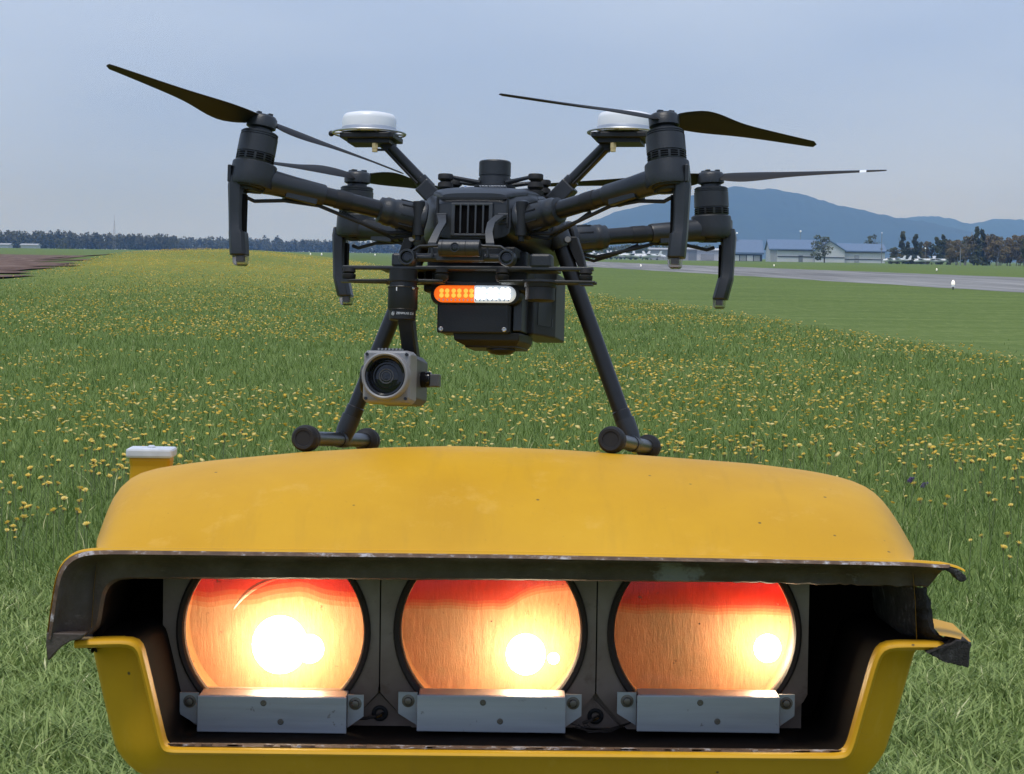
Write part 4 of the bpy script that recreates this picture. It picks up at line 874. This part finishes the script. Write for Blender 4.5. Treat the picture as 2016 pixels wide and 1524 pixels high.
# forward vision sensor bar on two brackets
sb = db(MB().cyl((-.0665, -.205, -.1468), (.060, -.205, -.1468), .0048, n=16).box((0, -.203, -.1445), (.052, .018, .011)), 'sensor_bar', 'plastic', smooth=30)
db(MB().tube([(-.0205, -.222, -.138), (.0245, -.222, -.138)], .0092, 20), 'sensor_pod', 'plastic', sb)
db(MB().torus((.0095, -.222, -.138), (1, 0, 0), .0091, .0004, 24, 6).torus((-.0165, -.222, -.138), (1, 0, 0), .0091, .0004, 24, 6), 'pod_seam', 'plastic_dark', sb)
for (x, y, z, r) in ((-.0575, -.2185, -.1478, .0092), (.0535, -.2185, -.1478, .0092), (-.002, -.2305, -.138, .0055)):
    e = MB(); e.lathe((x, y, z), (0, -1, 0), [(r * .95, -.016), (r * 1.02, -.004), (r, .001), (r * .92, .003), (r * .74, .003), (r * .70, .0)], 24, cap=False) if r > .006 else e.lathe((x, y, z), (0, -1, 0), [(r, -.004), (r * .95, .0012), (r * .8, .0012), (r * .75, -.001)], 20, cap=False); db(e, 'lens_ring', 'plastic', sb)
    db(MB().lathe((x, y, z), (0, -1, 0), [(r * .74, .0005), (r * .45, .0012), (r * .42, .0004), (.0003, .0008)], 20), 'lens', 'lens_glass', sb)
for sx in (-1, 1):
    db(MB().loft([[Vector((x + a, y, z + b)) for a, b in ((-w, -.0018), (w, -.0018), (w, .0018), (-w, .0018))] for x, y, z, w in ((sx * .0345, -.147, -.094, .005), (sx * .0330, -.158, -.0955, .005), (sx * .0275, -.178, -.106, .0042), (sx * .0290, -.198, -.1185, .004), (sx * .0325, -.207, -.132, .0045))]), 'sensor_bracket', 'plastic_light', sb, smooth=25)
    db(MB().box((sx * .035, -.1468, -.0965), (.012, .004, .012)), 'bracket_foot', 'plastic_light', sb, smooth=0, bevel=.0008); db(MB().lathe((sx * .0365, -.149, -.0955), (0, -1, 0), [(.0022, 0), (.0022, .0008), (.001, .0008)], 12), 'screw', 'lens_black', sb)
    db(MB().tube([(sx * .019, -.215, -.1325), (sx * .026, -.214, -.1345), (sx * .045, -.212, -.135), (sx * .054, -.211, -.1405)], .0017, 8), 'guard_rod', 'plastic', sb)
    db(MB().box((sx * .031, -.212, -.141), (.0022, .003, .011)), 'guard_post', 'plastic', sb, smooth=0)
# dual gimbal mount plates with rubber dampers
gm = MB(); gm.box((0, -.168, -.1545), (.283, .010, .0042)); gm.box((0, -.148, -.1545), (.20, .030, .0042)); gp_ = db(gm, 'gimbal_plate', 'plastic', smooth=0, bevel=.001)
g2 = MB()
for cxx in (-.0705, .083):
    g2.lathe((cxx, -.170, -.1715), (0, 0, 1), [(.0175, 0), (.0205, .001), (.0205, .003), (.0175, .004)], 28)
    for a, b in ((-1, -1), (-1, 1), (1, -1), (1, 1)):
        ex = cxx + a * .062 if (a * cxx > 0) else cxx + a * .045
        g2.tube([(cxx + a * .015, -.170 + b * .008, -.1698), (ex, -.170 + b * .006, -.1698)], [.0022, .0017], 6)
g2.box((-.136, -.170, -.1698), (.014, .014, .003)); g2.box((.1345, -.170, -.1715), (.014, .014, .003)); g2.box((0, -.150, -.1702), (.19, .004, .003))
db(g2, 'damper_frame', 'plastic', gp_, smooth=30)
for x in (-.134, -.028, .04, .1335):
    db(MB().lathe((x, -.170, -.1695), (0, 0, 1), [(.005, 0), (.0075, .003), (.0078, .007), (.0055, .0085), (.0075, .010), (.0065, .0145)], 16), 'damper_ball', 'rubber', gp_)
pk = MB(); pk.lathe((.083, -.170, -.1905), (0, 0, 1), [(.0150, 0), (.0163, .001), (.0163, .0145), (.0175, .015), (.0185, .020)], 32); db(pk, 'empty_gimbal_port', 'plastic_dark', gp_, smooth=40)
db(MB().box((.083, -.163, -.146), (.024, .022, .016)), 'port_block', 'plastic', gp_, smooth=0, bevel=.003); db(MB().box((-.0705, -.163, -.146), (.030, .022, .016)), 'port_block', 'plastic', gp_, smooth=0, bevel=.003)
# gimbal camera on the left port
gc = empty('gimbal_camera'); gc.parent = drone; GX, GY = -.0700, -.178
db(MB().lathe((GX, GY, -.214), (0, 0, 1), [(.0140, 0), (.0148, .001), (.0150, .0115), (.0162, .012), (.0166, .0128), (.0166, .037), (.0155, .0378), (.0150, .042), (.0158, .043), (.0158, .056)], 40), 'yaw_motor', 'plastic_dark', gc, smooth=35)
db(MB().torus((GX, GY, -.1775), (0, 0, 1), .0168, .0008, 36, 6).torus((GX, GY, -.2022), (0, 0, 1), .0160, .0005, 36, 6), 'motor_ring', 'plastic', gc)
db(MB().box((GX - .0035, GY - .0168, -.1805), (.0011, .0008, .0042)), 'index_mark', 'white_print', gc, smooth=0); db(MB().ball((GX + .0138, GY - .0105, -.1795), .0016, 8, 6), 'release_pin', 'steel', gc)
def text_on_ring(body, size, a0, rad, z, name):
    cu_ = bpy.data.curves.new(name, 'FONT'); cu_.body = body; cu_.size = size; cu_.align_x = 'LEFT'; cu_.align_y = 'CENTER'
    to = bpy.data.objects.new(name, cu_); col.objects.link(to); bpy.context.view_layer.update()
    me = bpy.data.meshes.new_from_object(to.evaluated_get(bpy.context.evaluated_depsgraph_get())); bpy.data.objects.remove(to)
    for v in me.vertices:
        a = a0 + v.co.x / rad; v.co = Vector((GX + rad * sin(a), GY - rad * cos(a), z + v.co.y))
    me.materials.clear(); me.materials.append(MATS['white_print']); return link(name, me, gc)
text_on_ring('dji', .0052, radians(-41), .01535, -.2072, 'logo'); text_on_ring('ZENMUSE Z30', .0034, radians(-14), .01535, -.2073, 'lettering')
db(MB().loft([[Vector((x + a * w, y + b * d_, z)) for a, b in ((-1, -1), (1, -1), (1, 1), (-1, 1))] for x, y, z, w, d_ in ((GX + .0035, GY + .006, -.212, .0085, .011), (GX + .0045, GY + .018, -.235, .0082, .010), (GX + .0065, GY + .030, -.262, .0085, .010), (GX + .004, GY + .052, -.279, .0090, .009))]), 'gimbal_arm', 'plastic_dark', gc, smooth=20, bevel=.002)
CXc, CZc, CY = -.0755, -.2795, -.226
def oct_(hw, hz, ch_, y, cx=CXc, cz=CZc): return [Vector((cx + a, y, cz + b)) for a, b in ((-hw + ch_, -hz), (hw - ch_, -hz), (hw, -hz + ch_), (hw, hz - ch_), (hw - ch_, hz), (-hw + ch_, hz), (-hw, hz - ch_), (-hw, -hz + ch_))]
db(MB().loft([oct_(.0245, .0265, .005, CY + .001), oct_(.0265, .0288, .004, CY + .004), oct_(.0270, .0292, .004, CY + .030), oct_(.0268, .029, .005, CY + .034)]), 'camera_front', 'gimbal_grey', gc, smooth=20, bevel=.001)
db(MB().loft([oct_(.0262, .0275, .006, CY + .034), oct_(.0262, .0275, .006, CY + .092), oct_(.023, .024, .006, CY + .098)]), 'camera_body', 'gimbal_dark', gc, smooth=20, bevel=.001)
db(MB().lathe((CXc + .0012, CY - .0065, CZc), (0, -1, 0), [(.0262, -.009), (.0262, .004), (.0255, .006), (.0240, .0068), (.0225, .0058), (.0218, .003)], 64, cap=False), 'lens_barrel', 'gimbal_grey', gc)
db(MB().lathe((CXc + .0012, CY - .0065, CZc), (0, -1, 0), [(.0222, .004), (.0215, .0055), (.0195, .0045), (.0190, .0005), (.0170, .001), (.0165, -.003), (.0135, -.0025), (.013, -.006), (.0095, -.0055)], 64, cap=False), 'lens_baffle', 'lens_black', gc)
db(MB().lathe((CXc + .0012, CY - .0065, CZc), (0, -1, 0), [(.0168, -.0055), (.012, -.0035), (.006, -.0025), (.0003, -.0022)], 48, cap=False), 'lens_glass', 'lens_glass', gc)
db(MB().torus((CXc + .0012, CY - .0042, CZc), (0, 1, 0), .0078, .0007, 32, 6).torus((CXc + .0012, CY - .0045, CZc), (0, 1, 0), .0052, .0004, 28, 6), 'inner_ring', 'gimbal_dark', gc)
for a in (-1, 1):
    for b in (-1, 1): db(MB().cyl((CXc + a * .0222, CY + .0035, CZc + b * .0242), (CXc + a * .0222, CY - .0005, CZc + b * .0242), .0018, n=12), 'screw', 'lens_black', gc)
for k in range(7): db(MB().box((CXc - .010 + k * .0040, CY + .010, CZc + .0300), (.0018, .014, .0024)), 'cooling_fin', 'gimbal_grey', gc, smooth=0)
db(MB().lathe((CXc - .0265, CY + .055, CZc), (-1, 0, 0), [(.0155, 0), (.0165, .001), (.0165, .0115), (.015, .013), (.001, .013)], 32), 'pitch_motor', 'plastic_dark', gc)
db(MB().box((CXc - .031, CY + .066, CZc), (.012, .03, .022)), 'side_arm', 'plastic_dark', gc, smooth=0, bevel=.003)
db(MB().lathe((CXc + .0260, CY + .062, CZc + .001), (1, 0, 0), [(.0085, 0), (.0090, .001), (.0088, .010), (.0075, .011)], 24), 'side_knob', 'lens_black', gc); db(MB().box((CXc + .0405, CY + .064, CZc), (.012, .014, .014)), 'knob_cover', 'gimbal_dark', gc, smooth=0, bevel=.001)
# belly box with light bar
bxp = db(MB().box((.0045, -.120, -.1985), (.083, .048, .051)), 'belly_box', 'plastic_dark', smooth=0, bevel=.002)
db(MB().box((.0035, -.1455, -.2005), (.0815, .004, .0485)), 'cover_plate', 'plastic_dark', bxp, smooth=0, bevel=.0018)
for x in (-.0325, .0395): db(MB().lathe((x, -.1475, -.2205), (0, -1, 0), [(.0027, 0), (.0027, .0007), (.0018, .0013), (.0006, .0009)], 14), 'screw', 'steel', bxp)
db(MB().box((.0525, -.118, -.1985), (.010, .042, .046)), 'box_side', 'plastic', bxp, smooth=0, bevel=.001)
db(MB().loft([[Vector((x0, y0, z)) for x0, y0 in ((a, -.138 + c), (b, -.138 + c), (b + .004, -.10), (b + .004, -.075), (a, -.075))] for a, b, c, z in ((-.0205, .0555, 0, -.2235), (-.0190, .0545, .001, -.232), (-.0080, .0500, .008, -.2375), (-.0080, .0500, .008, -.2395))]), 'lower_housing', 'plastic_dark', bxp, smooth=20, bevel=.001)
db(MB().lathe((.030, -.112, -.2385), (0, 0, -1), [(.0165, 0), (.0165, .003), (.0115, .0068), (.004, .0078)], 24), 'sensor_dome', 'plastic_dark', bxp)
def capsule(x0, x1, z, r, y, n=12):
    P = [(x1 - r + r * cos(a), z + r * sin(a)) for a in np.linspace(-pi / 2, pi / 2, n)] + [(x0 + r + r * cos(a), z + r * sin(a)) for a in np.linspace(pi / 2, 3 * pi / 2, n)]
    return [Vector((a, y, b)) for a, b in P]
LB = empty('light_bar'); LB.parent = drone; LZ = -.1815
db(MB().loft([capsule(-.0460, .0580, LZ, .0118, -.132), capsule(-.0465, .0585, LZ, .0125, -.142), capsule(-.0445, .0565, LZ, .0112, -.149), capsule(-.0410, .0530, LZ, .0098, -.1495)]), 'bezel', 'plastic_dark', LB)
def half(x0, x1, left):
    C0 = capsule(-.0400, .0525, LZ, .0094, 0); mid = .0065; out_ = []
    for d_, s in ((-.150, 1), (-.1545, .985), (-.1565, .93), (-.1572, .80)):
        ring = []
        for p in C0:
            x = min(p.x, mid) if left else max(p.x, mid); ring.append(Vector((x if abs(x - mid) < 1e-6 else mid + (x - mid) * (1 - (1 - s) * .25), d_, LZ + (p.z - LZ) * s)))
        out_.append(ring)
    return out_
db(MB().loft(half(0, 0, True)), 'amber_lens', 'amber_lens', LB, smooth=60); db(MB().loft(half(0, 0, False)), 'clear_lens', 'clear_lens', LB, smooth=60)
for k in range(6):
    x = -.0275 + k * .0138
    if k < 3:
        for q in range(4): db(MB().ball((x + (.0032 if q % 2 else -.0032), -.1572, LZ + (.0030 if q > 1 else -.0022)), .0026, 10, 6, (1, .5, 1)), 'led', 'amber_led', LB)
    else:
        for q in range(4): db(MB().ball((x + (.0030 if q % 2 else -.0030), -.1572, LZ + (.0034 if q > 1 else -.0030)), .0029, 10, 6, (1, .5, 1.2)), 'led', 'white_led', LB)
rib = MB()
for k in range(18): rib.box((-.033 + k * .0046, -.1568, LZ - .0072), (.0012, .0016, .0022))
db(rib, 'lens_rib', 'steel', LB, smooth=0)
db(MB().tube([(-.027, -.150, -.1705), (-.026, -.151, -.1685), (.0065, -.151, -.1690), (.0075, -.151, -.1715), (.0195, -.151, -.1718), (.0205, -.151, -.1695), (.044, -.150, -.1740)], .0009, 6), 'wire_loop', 'steel', LB)
# large box beside the belly
bb = MB(); bb.loft([[Vector((a, b, z)) for a, b in ((.045, -.10), (.064, -.10), (.0800, -.045), (.0800, .020), (.045, .020))] for z in (-.222, -.146)]); bbo = db(bb, 'side_pack', 'plastic_dark', smooth=0, bevel=.002)
db(MB().box((.0718, -.0735, -.185), (.001, .034, .05), Matrix.Rotation(radians(-16.2), 3, 'Z')), 'pack_panel', 'plastic', bbo, smooth=0); db(MB().box((.0775, -.0545, -.205), (.0012, .003, .009), Matrix.Rotation(radians(-16.2), 3, 'Z')), 'pack_mark', 'plastic_light', bbo, smooth=0)
# landing gear
for sx in (-1, 1):
    lgr = empty('landing_gear'); lgr.parent = drone; t0, t1 = Vector((sx * .076, -.03, -.098)), Vector((sx * .168, -.03, -.335)); dd = (t1 - t0).normalized(); ln = (t1 - t0).length
    db(MB().lathe(t0, dd, [(.0094, 0), (.0094, ln - .035), (.0104, ln - .034), (.0104, ln - .004)], 24), 'strut', 'carbon', lgr)
    db(MB().lathe(t0 - dd * .012, dd, [(.0125, 0), (.014, .004), (.014, .026), (.0115, .032)], 24), 'strut_socket', 'plastic', lgr)
    db(MB().loft([[t0 + dd * (.018 + z) + Vector((sx * .016 + a * w, b * .008, 0)) for a, b in ((-1, -1), (1, -1), (1, 1), (-1, 1))] for z, w in ((-.012, .007), (.012, .006), (.040, .002))]), 'lock_lever', 'plastic_dark', lgr, smooth=20, bevel=.001)
    db(MB().cyl(t0 + dd * .010 + Vector((sx * .012, -.010, .0)), t0 + dd * .010 + Vector((sx * .012, -.014, 0)), .0034, n=16), 'lock_pin', 'gimbal_grey', lgr)
    a0, a1 = Vector((sx * .171, -.200, -.3455 + sx * .0022)), Vector((sx * .171, .100, -.3375 - sx * .001)); sd_ = (a1 - a0).normalized(); sl_ = (a1 - a0).length
    db(MB().lathe(a0, sd_, [(.0082, 0), (.0082, sl_)], 24), 'skid', 'carbon', lgr)
    jp = a0 + sd_ * (.170); db(MB().lathe(jp - sd_ * .018, sd_, [(.0090, 0), (.0094, .001), (.0094, .035), (.0090, .036)], 24).lathe(jp, -dd, [(.0095, 0), (.0112, .012), (.0112, .03)], 24), 'skid_joint', 'plastic', lgr)
    for q, dr_ in ((a0, 1), (a1, -1)):
        db(MB().lathe(q - sd_ * dr_ * .010, sd_ * dr_, [(.0085, .0012), (.0090, .0002), (.0118, .0), (.0140, .003), (.0149, .009), (.0149, .014), (.0143, .0145), (.0143, .0165), (.0149, .017), (.0143, .024), (.0105, .028), (.0088, .030)], 32), 'skid_cap', 'rubber', lgr, smooth=45)
print('roof contact check:')
for l in ((-.171, -.2, -.3604), (.171, -.2, -.3604), (-.171, .1, -.3524), (.171, .1, -.3524)):
    w = Vector(DP[:3]) + drone.rotation_euler.to_matrix() @ Vector(l); print([round(v, 4) for v in w], 'roof', round(roof_z(w.x, w.y), 4))

# ------------------------------------------------------------------ grass and flowers
def blades(n, x, y, h, w, lean, name, mat, curl=.5, **k):
    """curved three-face blades with a random heading"""
    a = rng.uniform(0, 2 * pi, n); d = np.stack([np.cos(a), np.sin(a)], 1); s = np.stack([-d[:, 1], d[:, 0]], 1)
    z0 = ground_z(x, y); ln = lean * h; P = np.stack([x, y], 1)
    def pt(t, side, f): 
        xy = P + d * (ln * t ** (1 + curl))[:, None] + s * (side * w)[:, None]; return np.c_[xy, z0 + h * f]
    v = np.stack([pt(0, -.5, 0), pt(0, .5, 0), pt(.5, .42, .55), pt(.5, -.42, .55), pt(1, 0, 1.0)], 1).reshape(-1, 3)
    # faces: quad + tip, all as triangles
    o = np.arange(n)[:, None] * 5; f = np.concatenate([o + [0, 1, 2], o + [0, 2, 3], o + [3, 2, 4]])
    r = np.clip(rng.beta(2, 2.2, n) * .92 + (rng.random(n) < .05) * .35, 0, 1)
    return link(name, np_mesh(name, v, f, mat, np.repeat(r, 5)), **k)
def fan(n, y0, y1, p, half=.245, pad=.7):
    """points in the wedge the lens sees, density falling as y**-p per square metre"""
    u = rng.random(n); e = 2 - p
    y = (y0 ** e + u * (y1 ** e - y0 ** e)) ** (1 / e); x = rng.uniform(-1, 1, n) * (half * y + pad); return x, y
def in_strip(x, y):
    lat = x + .058 * y; return (lat < np.interp(y, [55, 210], [6.7, .8])) & (lat > np.interp(y, [60, 210], [-9, -15.5]) - (y < 60) * 40)
def patch(x, y, s, o=0.0):
    return np.array([mnoise.noise(Vector((a / s, b / (s * 1.8), o))) for a, b in zip(x, y)])
# mown turf round the unit
n = 165000; x, y = fan(n, 4.6, 9.6, 1.2); keep = (rng.random(n) < 1 - sstep(7.6, 9.4, y + .5 * np.sin(x * 2.3) + .8 * (x > 0))) & ~((np.abs(x) < .52) & (y < 3.7)); x, y = x[keep], y[keep]; n = len(x)
blades(n, x, y, rng.uniform(.012, .050, n) * (.85 + .7 * patch(x, y, .25)), rng.uniform(.0020, .0062, n), rng.uniform(.3, 2.4, n), 'mown_turf', 'turf_blade', label='short pale mown grass around the light unit', cat='grass', kind='stuff')
n = 22000; x, y = fan(n, 4.6, 9.0, 1.0); blades(n, x, y, rng.uniform(.004, .02, n), rng.uniform(.004, .009, n), rng.uniform(1, 4, n), 'clover_leaf', 'turf_blade', label='flat clover leaves and clippings in the mown grass', cat='grass', kind='stuff')
# tall meadow grass
n = 470000; x, y = fan(n, 7.6, 110, 1.8); keep = in_strip(x, y) & (rng.random(n) > sstep(45, 110, y)) & (rng.random(n) < sstep(7.4, 9.2, y + .5 * np.sin(x * 2.3) + .8 * (x > 0))); x, y = x[keep], y[keep]; n = len(x)
blades(n, x, y, np.where(rng.random(n) < .9, rng.uniform(.022, .060, n), rng.uniform(.06, .115, n)) * (1 + .45 * patch(x, y, 1.1)), rng.uniform(.0016, .0036, n) * (1 + y / 32), rng.uniform(.2, 1.5, n), 'meadow_grass', 'grass_blade', label='tall green meadow grass with wild flowers', cat='grass', kind='stuff')
n = 40000; x, y = fan(n, 9, 40, 1.5); lat = x + .058 * y; keep = ~in_strip(x, y) & (lat < 21) & (rng.random(n) > sstep(12, 38, y)); x, y = x[keep], y[keep]; n = len(x)
blades(n, x, y, rng.uniform(.015, .04, n), rng.uniform(.003, .005, n) * (1 + y / 45), rng.uniform(.3, 1.2, n), 'field_grass', 'grass_blade', label='mown field grass between meadow strip and runway', cat='grass', kind='stuff')
# yellow flowers: the nearest 300 as things, the rest as one mass
n = 120000; x, y = fan(n, 8.3, 200, 1.25, half=.235)
dens = np.clip(.30 + .28 * sstep(18, 45, y) + 1.35 * patch(x, y, 2.8, 4.0) + .75 * patch(x, y, .6, 8.0), .015, 1) * (.10 + .90 * np.where(y < 90, sstep(-8.5, -3, x + .058 * y), 1)) * sstep(7.6, 9.6, y) * 1.0
keep = in_strip(x, y) & (rng.random(n) < dens) & ~((np.abs(x) < .6) & (y < 3.8)); x, y = x[keep], y[keep]
xa, ya = fan(900, 8.5, 15, .6); ka = rng.random(900) < np.clip(.5 + 1.3 * patch(xa, ya, .8, 2.0), .1, 1); x = np.r_[x, xa[ka]]; y = np.r_[y, ya[ka]]
vis_ = (np.abs(x) < .185 * y) & ((np.abs(x) > .135 * y) | (y > 12.5)); order = np.argsort(np.where(vis_, y, 1e6)); first, rest = order[:300], order[300:]
def head_mesh(name, petals, seed):
    r = random.Random(seed); vs_, fs = [], []; rn = []
    for layer, (R, zt, tilt) in enumerate(((.0118, .002, .45), (.0080, .0045, .8))):
        for k in range(petals - 3 * layer):
            a = 2 * pi * k / (petals - 3 * layer) + r.uniform(-.12, .12); rr = R * r.uniform(.85, 1.1); w = R * .27; o = len(vs_); ca, sa = cos(a), sin(a); zt2 = zt + rr * tilt * r.uniform(.6, 1.1)
            vs_ += [(.0015 * ca, .0015 * sa, zt), (rr * .65 * ca - w * sa, rr * .65 * sa + w * ca, zt + (zt2 - zt) * .75), (rr * ca, rr * sa, zt2), (rr * .65 * ca + w * sa, rr * .65 * sa - w * ca, zt + (zt2 - zt) * .75)]; fs += [(o, o + 1, o + 2), (o, o + 2, o + 3)]; rn += [r.uniform(.2, 1)] * 4
    return np_mesh(name, np.array(vs_), np.array(fs), 'petal', np.array(rn))
HEADS = [head_mesh('flower_head', p, s) for p, s in ((13, 1), (11, 2), (15, 3))]
BUD = MB().lathe((0, 0, -.007), (0, 0, 1), [(.0012, 0), (.0036, .003), (.0042, .007), (.0030, .0095)], 7).mesh('calyx', 'bud_green')
STALKS = []
for k in range(4):
    b = random.uniform(-.03, .03); STALKS.append(MB().tube([(b, .3 * b, -1), (b * .7, 0, -.6), (b * .2, 0, -.25), (0, 0, 0)], [.0014, .0012, .0011, .001], 4).mesh('stem', 'stalk'))
for i in first:
    px, py = float(x[i]), float(y[i]); h = random.uniform(.09, .20); r = empty('yellow_wildflower', (px, py, 0), label='yellow dandelion-like flower on a thin stem in the grass left of the drone' if px < 0 else 'yellow dandelion-like flower on a thin stem in the grass right of the gimbal camera', cat='flower', group='near yellow flowers, left' if px < 0 else 'near yellow flowers, right')
    tl = (random.uniform(-.5, .5), random.uniform(-.5, .5), random.uniform(0, 6.28)); s = random.uniform(.55, 1.3)
    hd = link('flower_head', random.choice(HEADS), r); hd.location = (0, 0, h); hd.rotation_euler = tl; hd.scale = (s, s, s)
    c = link('calyx', BUD, r); c.location = (0, 0, h); c.rotation_euler = tl; c.scale = (s, s, s)
    st_ = link('stem', random.choice(STALKS), r); st_.location = (0, 0, h - .004); st_.scale = (1, 1, h); st_.rotation_euler.z = random.uniform(0, 6.28)
xr, yr = x[rest], y[rest]; n = len(xr); zr = ground_z(xr, yr) + rng.uniform(.05, .115, n); R = rng.uniform(.006, .0135, n) * (1 + yr / 95); K = 7
ta, tb_ = rng.normal(0, .3, n), rng.normal(0, .3, n); vs_ = [np.c_[xr, yr, zr - R * .55]]
for k in range(K):
    a = 2 * pi * k / K + rng.uniform(-.3, .3, n); q = R * rng.uniform(.75, 1.15, n); dx, dy = np.cos(a) * q, np.sin(a) * q; vs_.append(np.c_[xr + dx, yr + dy, zr + ta * dx + tb_ * dy])
vs_.append(np.c_[xr, yr, zr + R * .12]); V = np.stack(vs_, 1).reshape(-1, 3); o = np.arange(n)[:, None] * (K + 2); F = np.concatenate([o + [0, 1 + (k + 1) % K, 1 + k] for k in range(K)] + [o + [K + 1, 1 + k, 1 + (k + 1) % K] for k in range(K)])
link('yellow_wildflower_mass', np_mesh('yellow_wildflower_mass', V, F, 'petal', np.repeat(rng.random(n), K + 2)), label='thousands of yellow flowers spread over the meadow strip', cat='flower', kind='stuff')
near = yr < 22; blades(int(near.sum()), xr[near], yr[near], zr[near] - R[near] * .5, np.full(near.sum(), .0022), rng.uniform(0, .02, near.sum()), 'flower_stem_mass', 'turf_blade', label='thin pale stems under the meadow flowers', cat='flower', kind='stuff')
for px, py, D, lab in ((1797, 945, 12.6, 'purple flower spike right of the yellow hood'), (1824, 955, 12.4, 'second purple flower spike just right of the first one')):
    r = empty('purple_wildflower', (gp(px, D), D, 0), label=lab, cat='flower'); m = MB(); h = 1 - (py - 513) / F_PX * D
    for k in range(14): a = k * 2.4; m.ball((cos(a) * .008 - .006 + k * .001, sin(a) * .008, h - .010 + k * .0014), .0042, 6, 4, (1, 1, 1.5))
    m.build('petals', 'purple_petal', r); MB().tube([(.0, 0, 0), (-.004, 0, h * .6), (0, 0, h)], .0012, 5).build('stem', 'stalk', r)

# ------------------------------------------------------------------ haze
def haze_box():
    v = [(a, b, c) for a in (-12800, 12800) for b in (-600, 13300) for c in (-3, 235)]
    o = MB().add(v, [(0, 1, 3, 2), (4, 6, 7, 5), (0, 4, 5, 1), (2, 3, 7, 6), (0, 2, 6, 4), (1, 5, 7, 3)])
    m = bpy.data.materials.new('haze'); m.use_nodes = True; t = m.node_tree; t.nodes.clear(); ou = t.nodes.new('ShaderNodeOutputMaterial'); pv_ = t.nodes.new('ShaderNodeVolumePrincipled')
    pv_.inputs['Color'].default_value = (.22, .49, 1.0, 1); pv_.inputs['Absorption Color'].default_value = (1, 1, 1, 1); pv_.inputs['Density'].default_value = 1.35e-4; t.links.new(pv_.outputs[0], ou.inputs['Volume']); MATS['haze'] = m
    tag(o.build('haze', 'haze', smooth=0), kind='stuff')
haze_box()
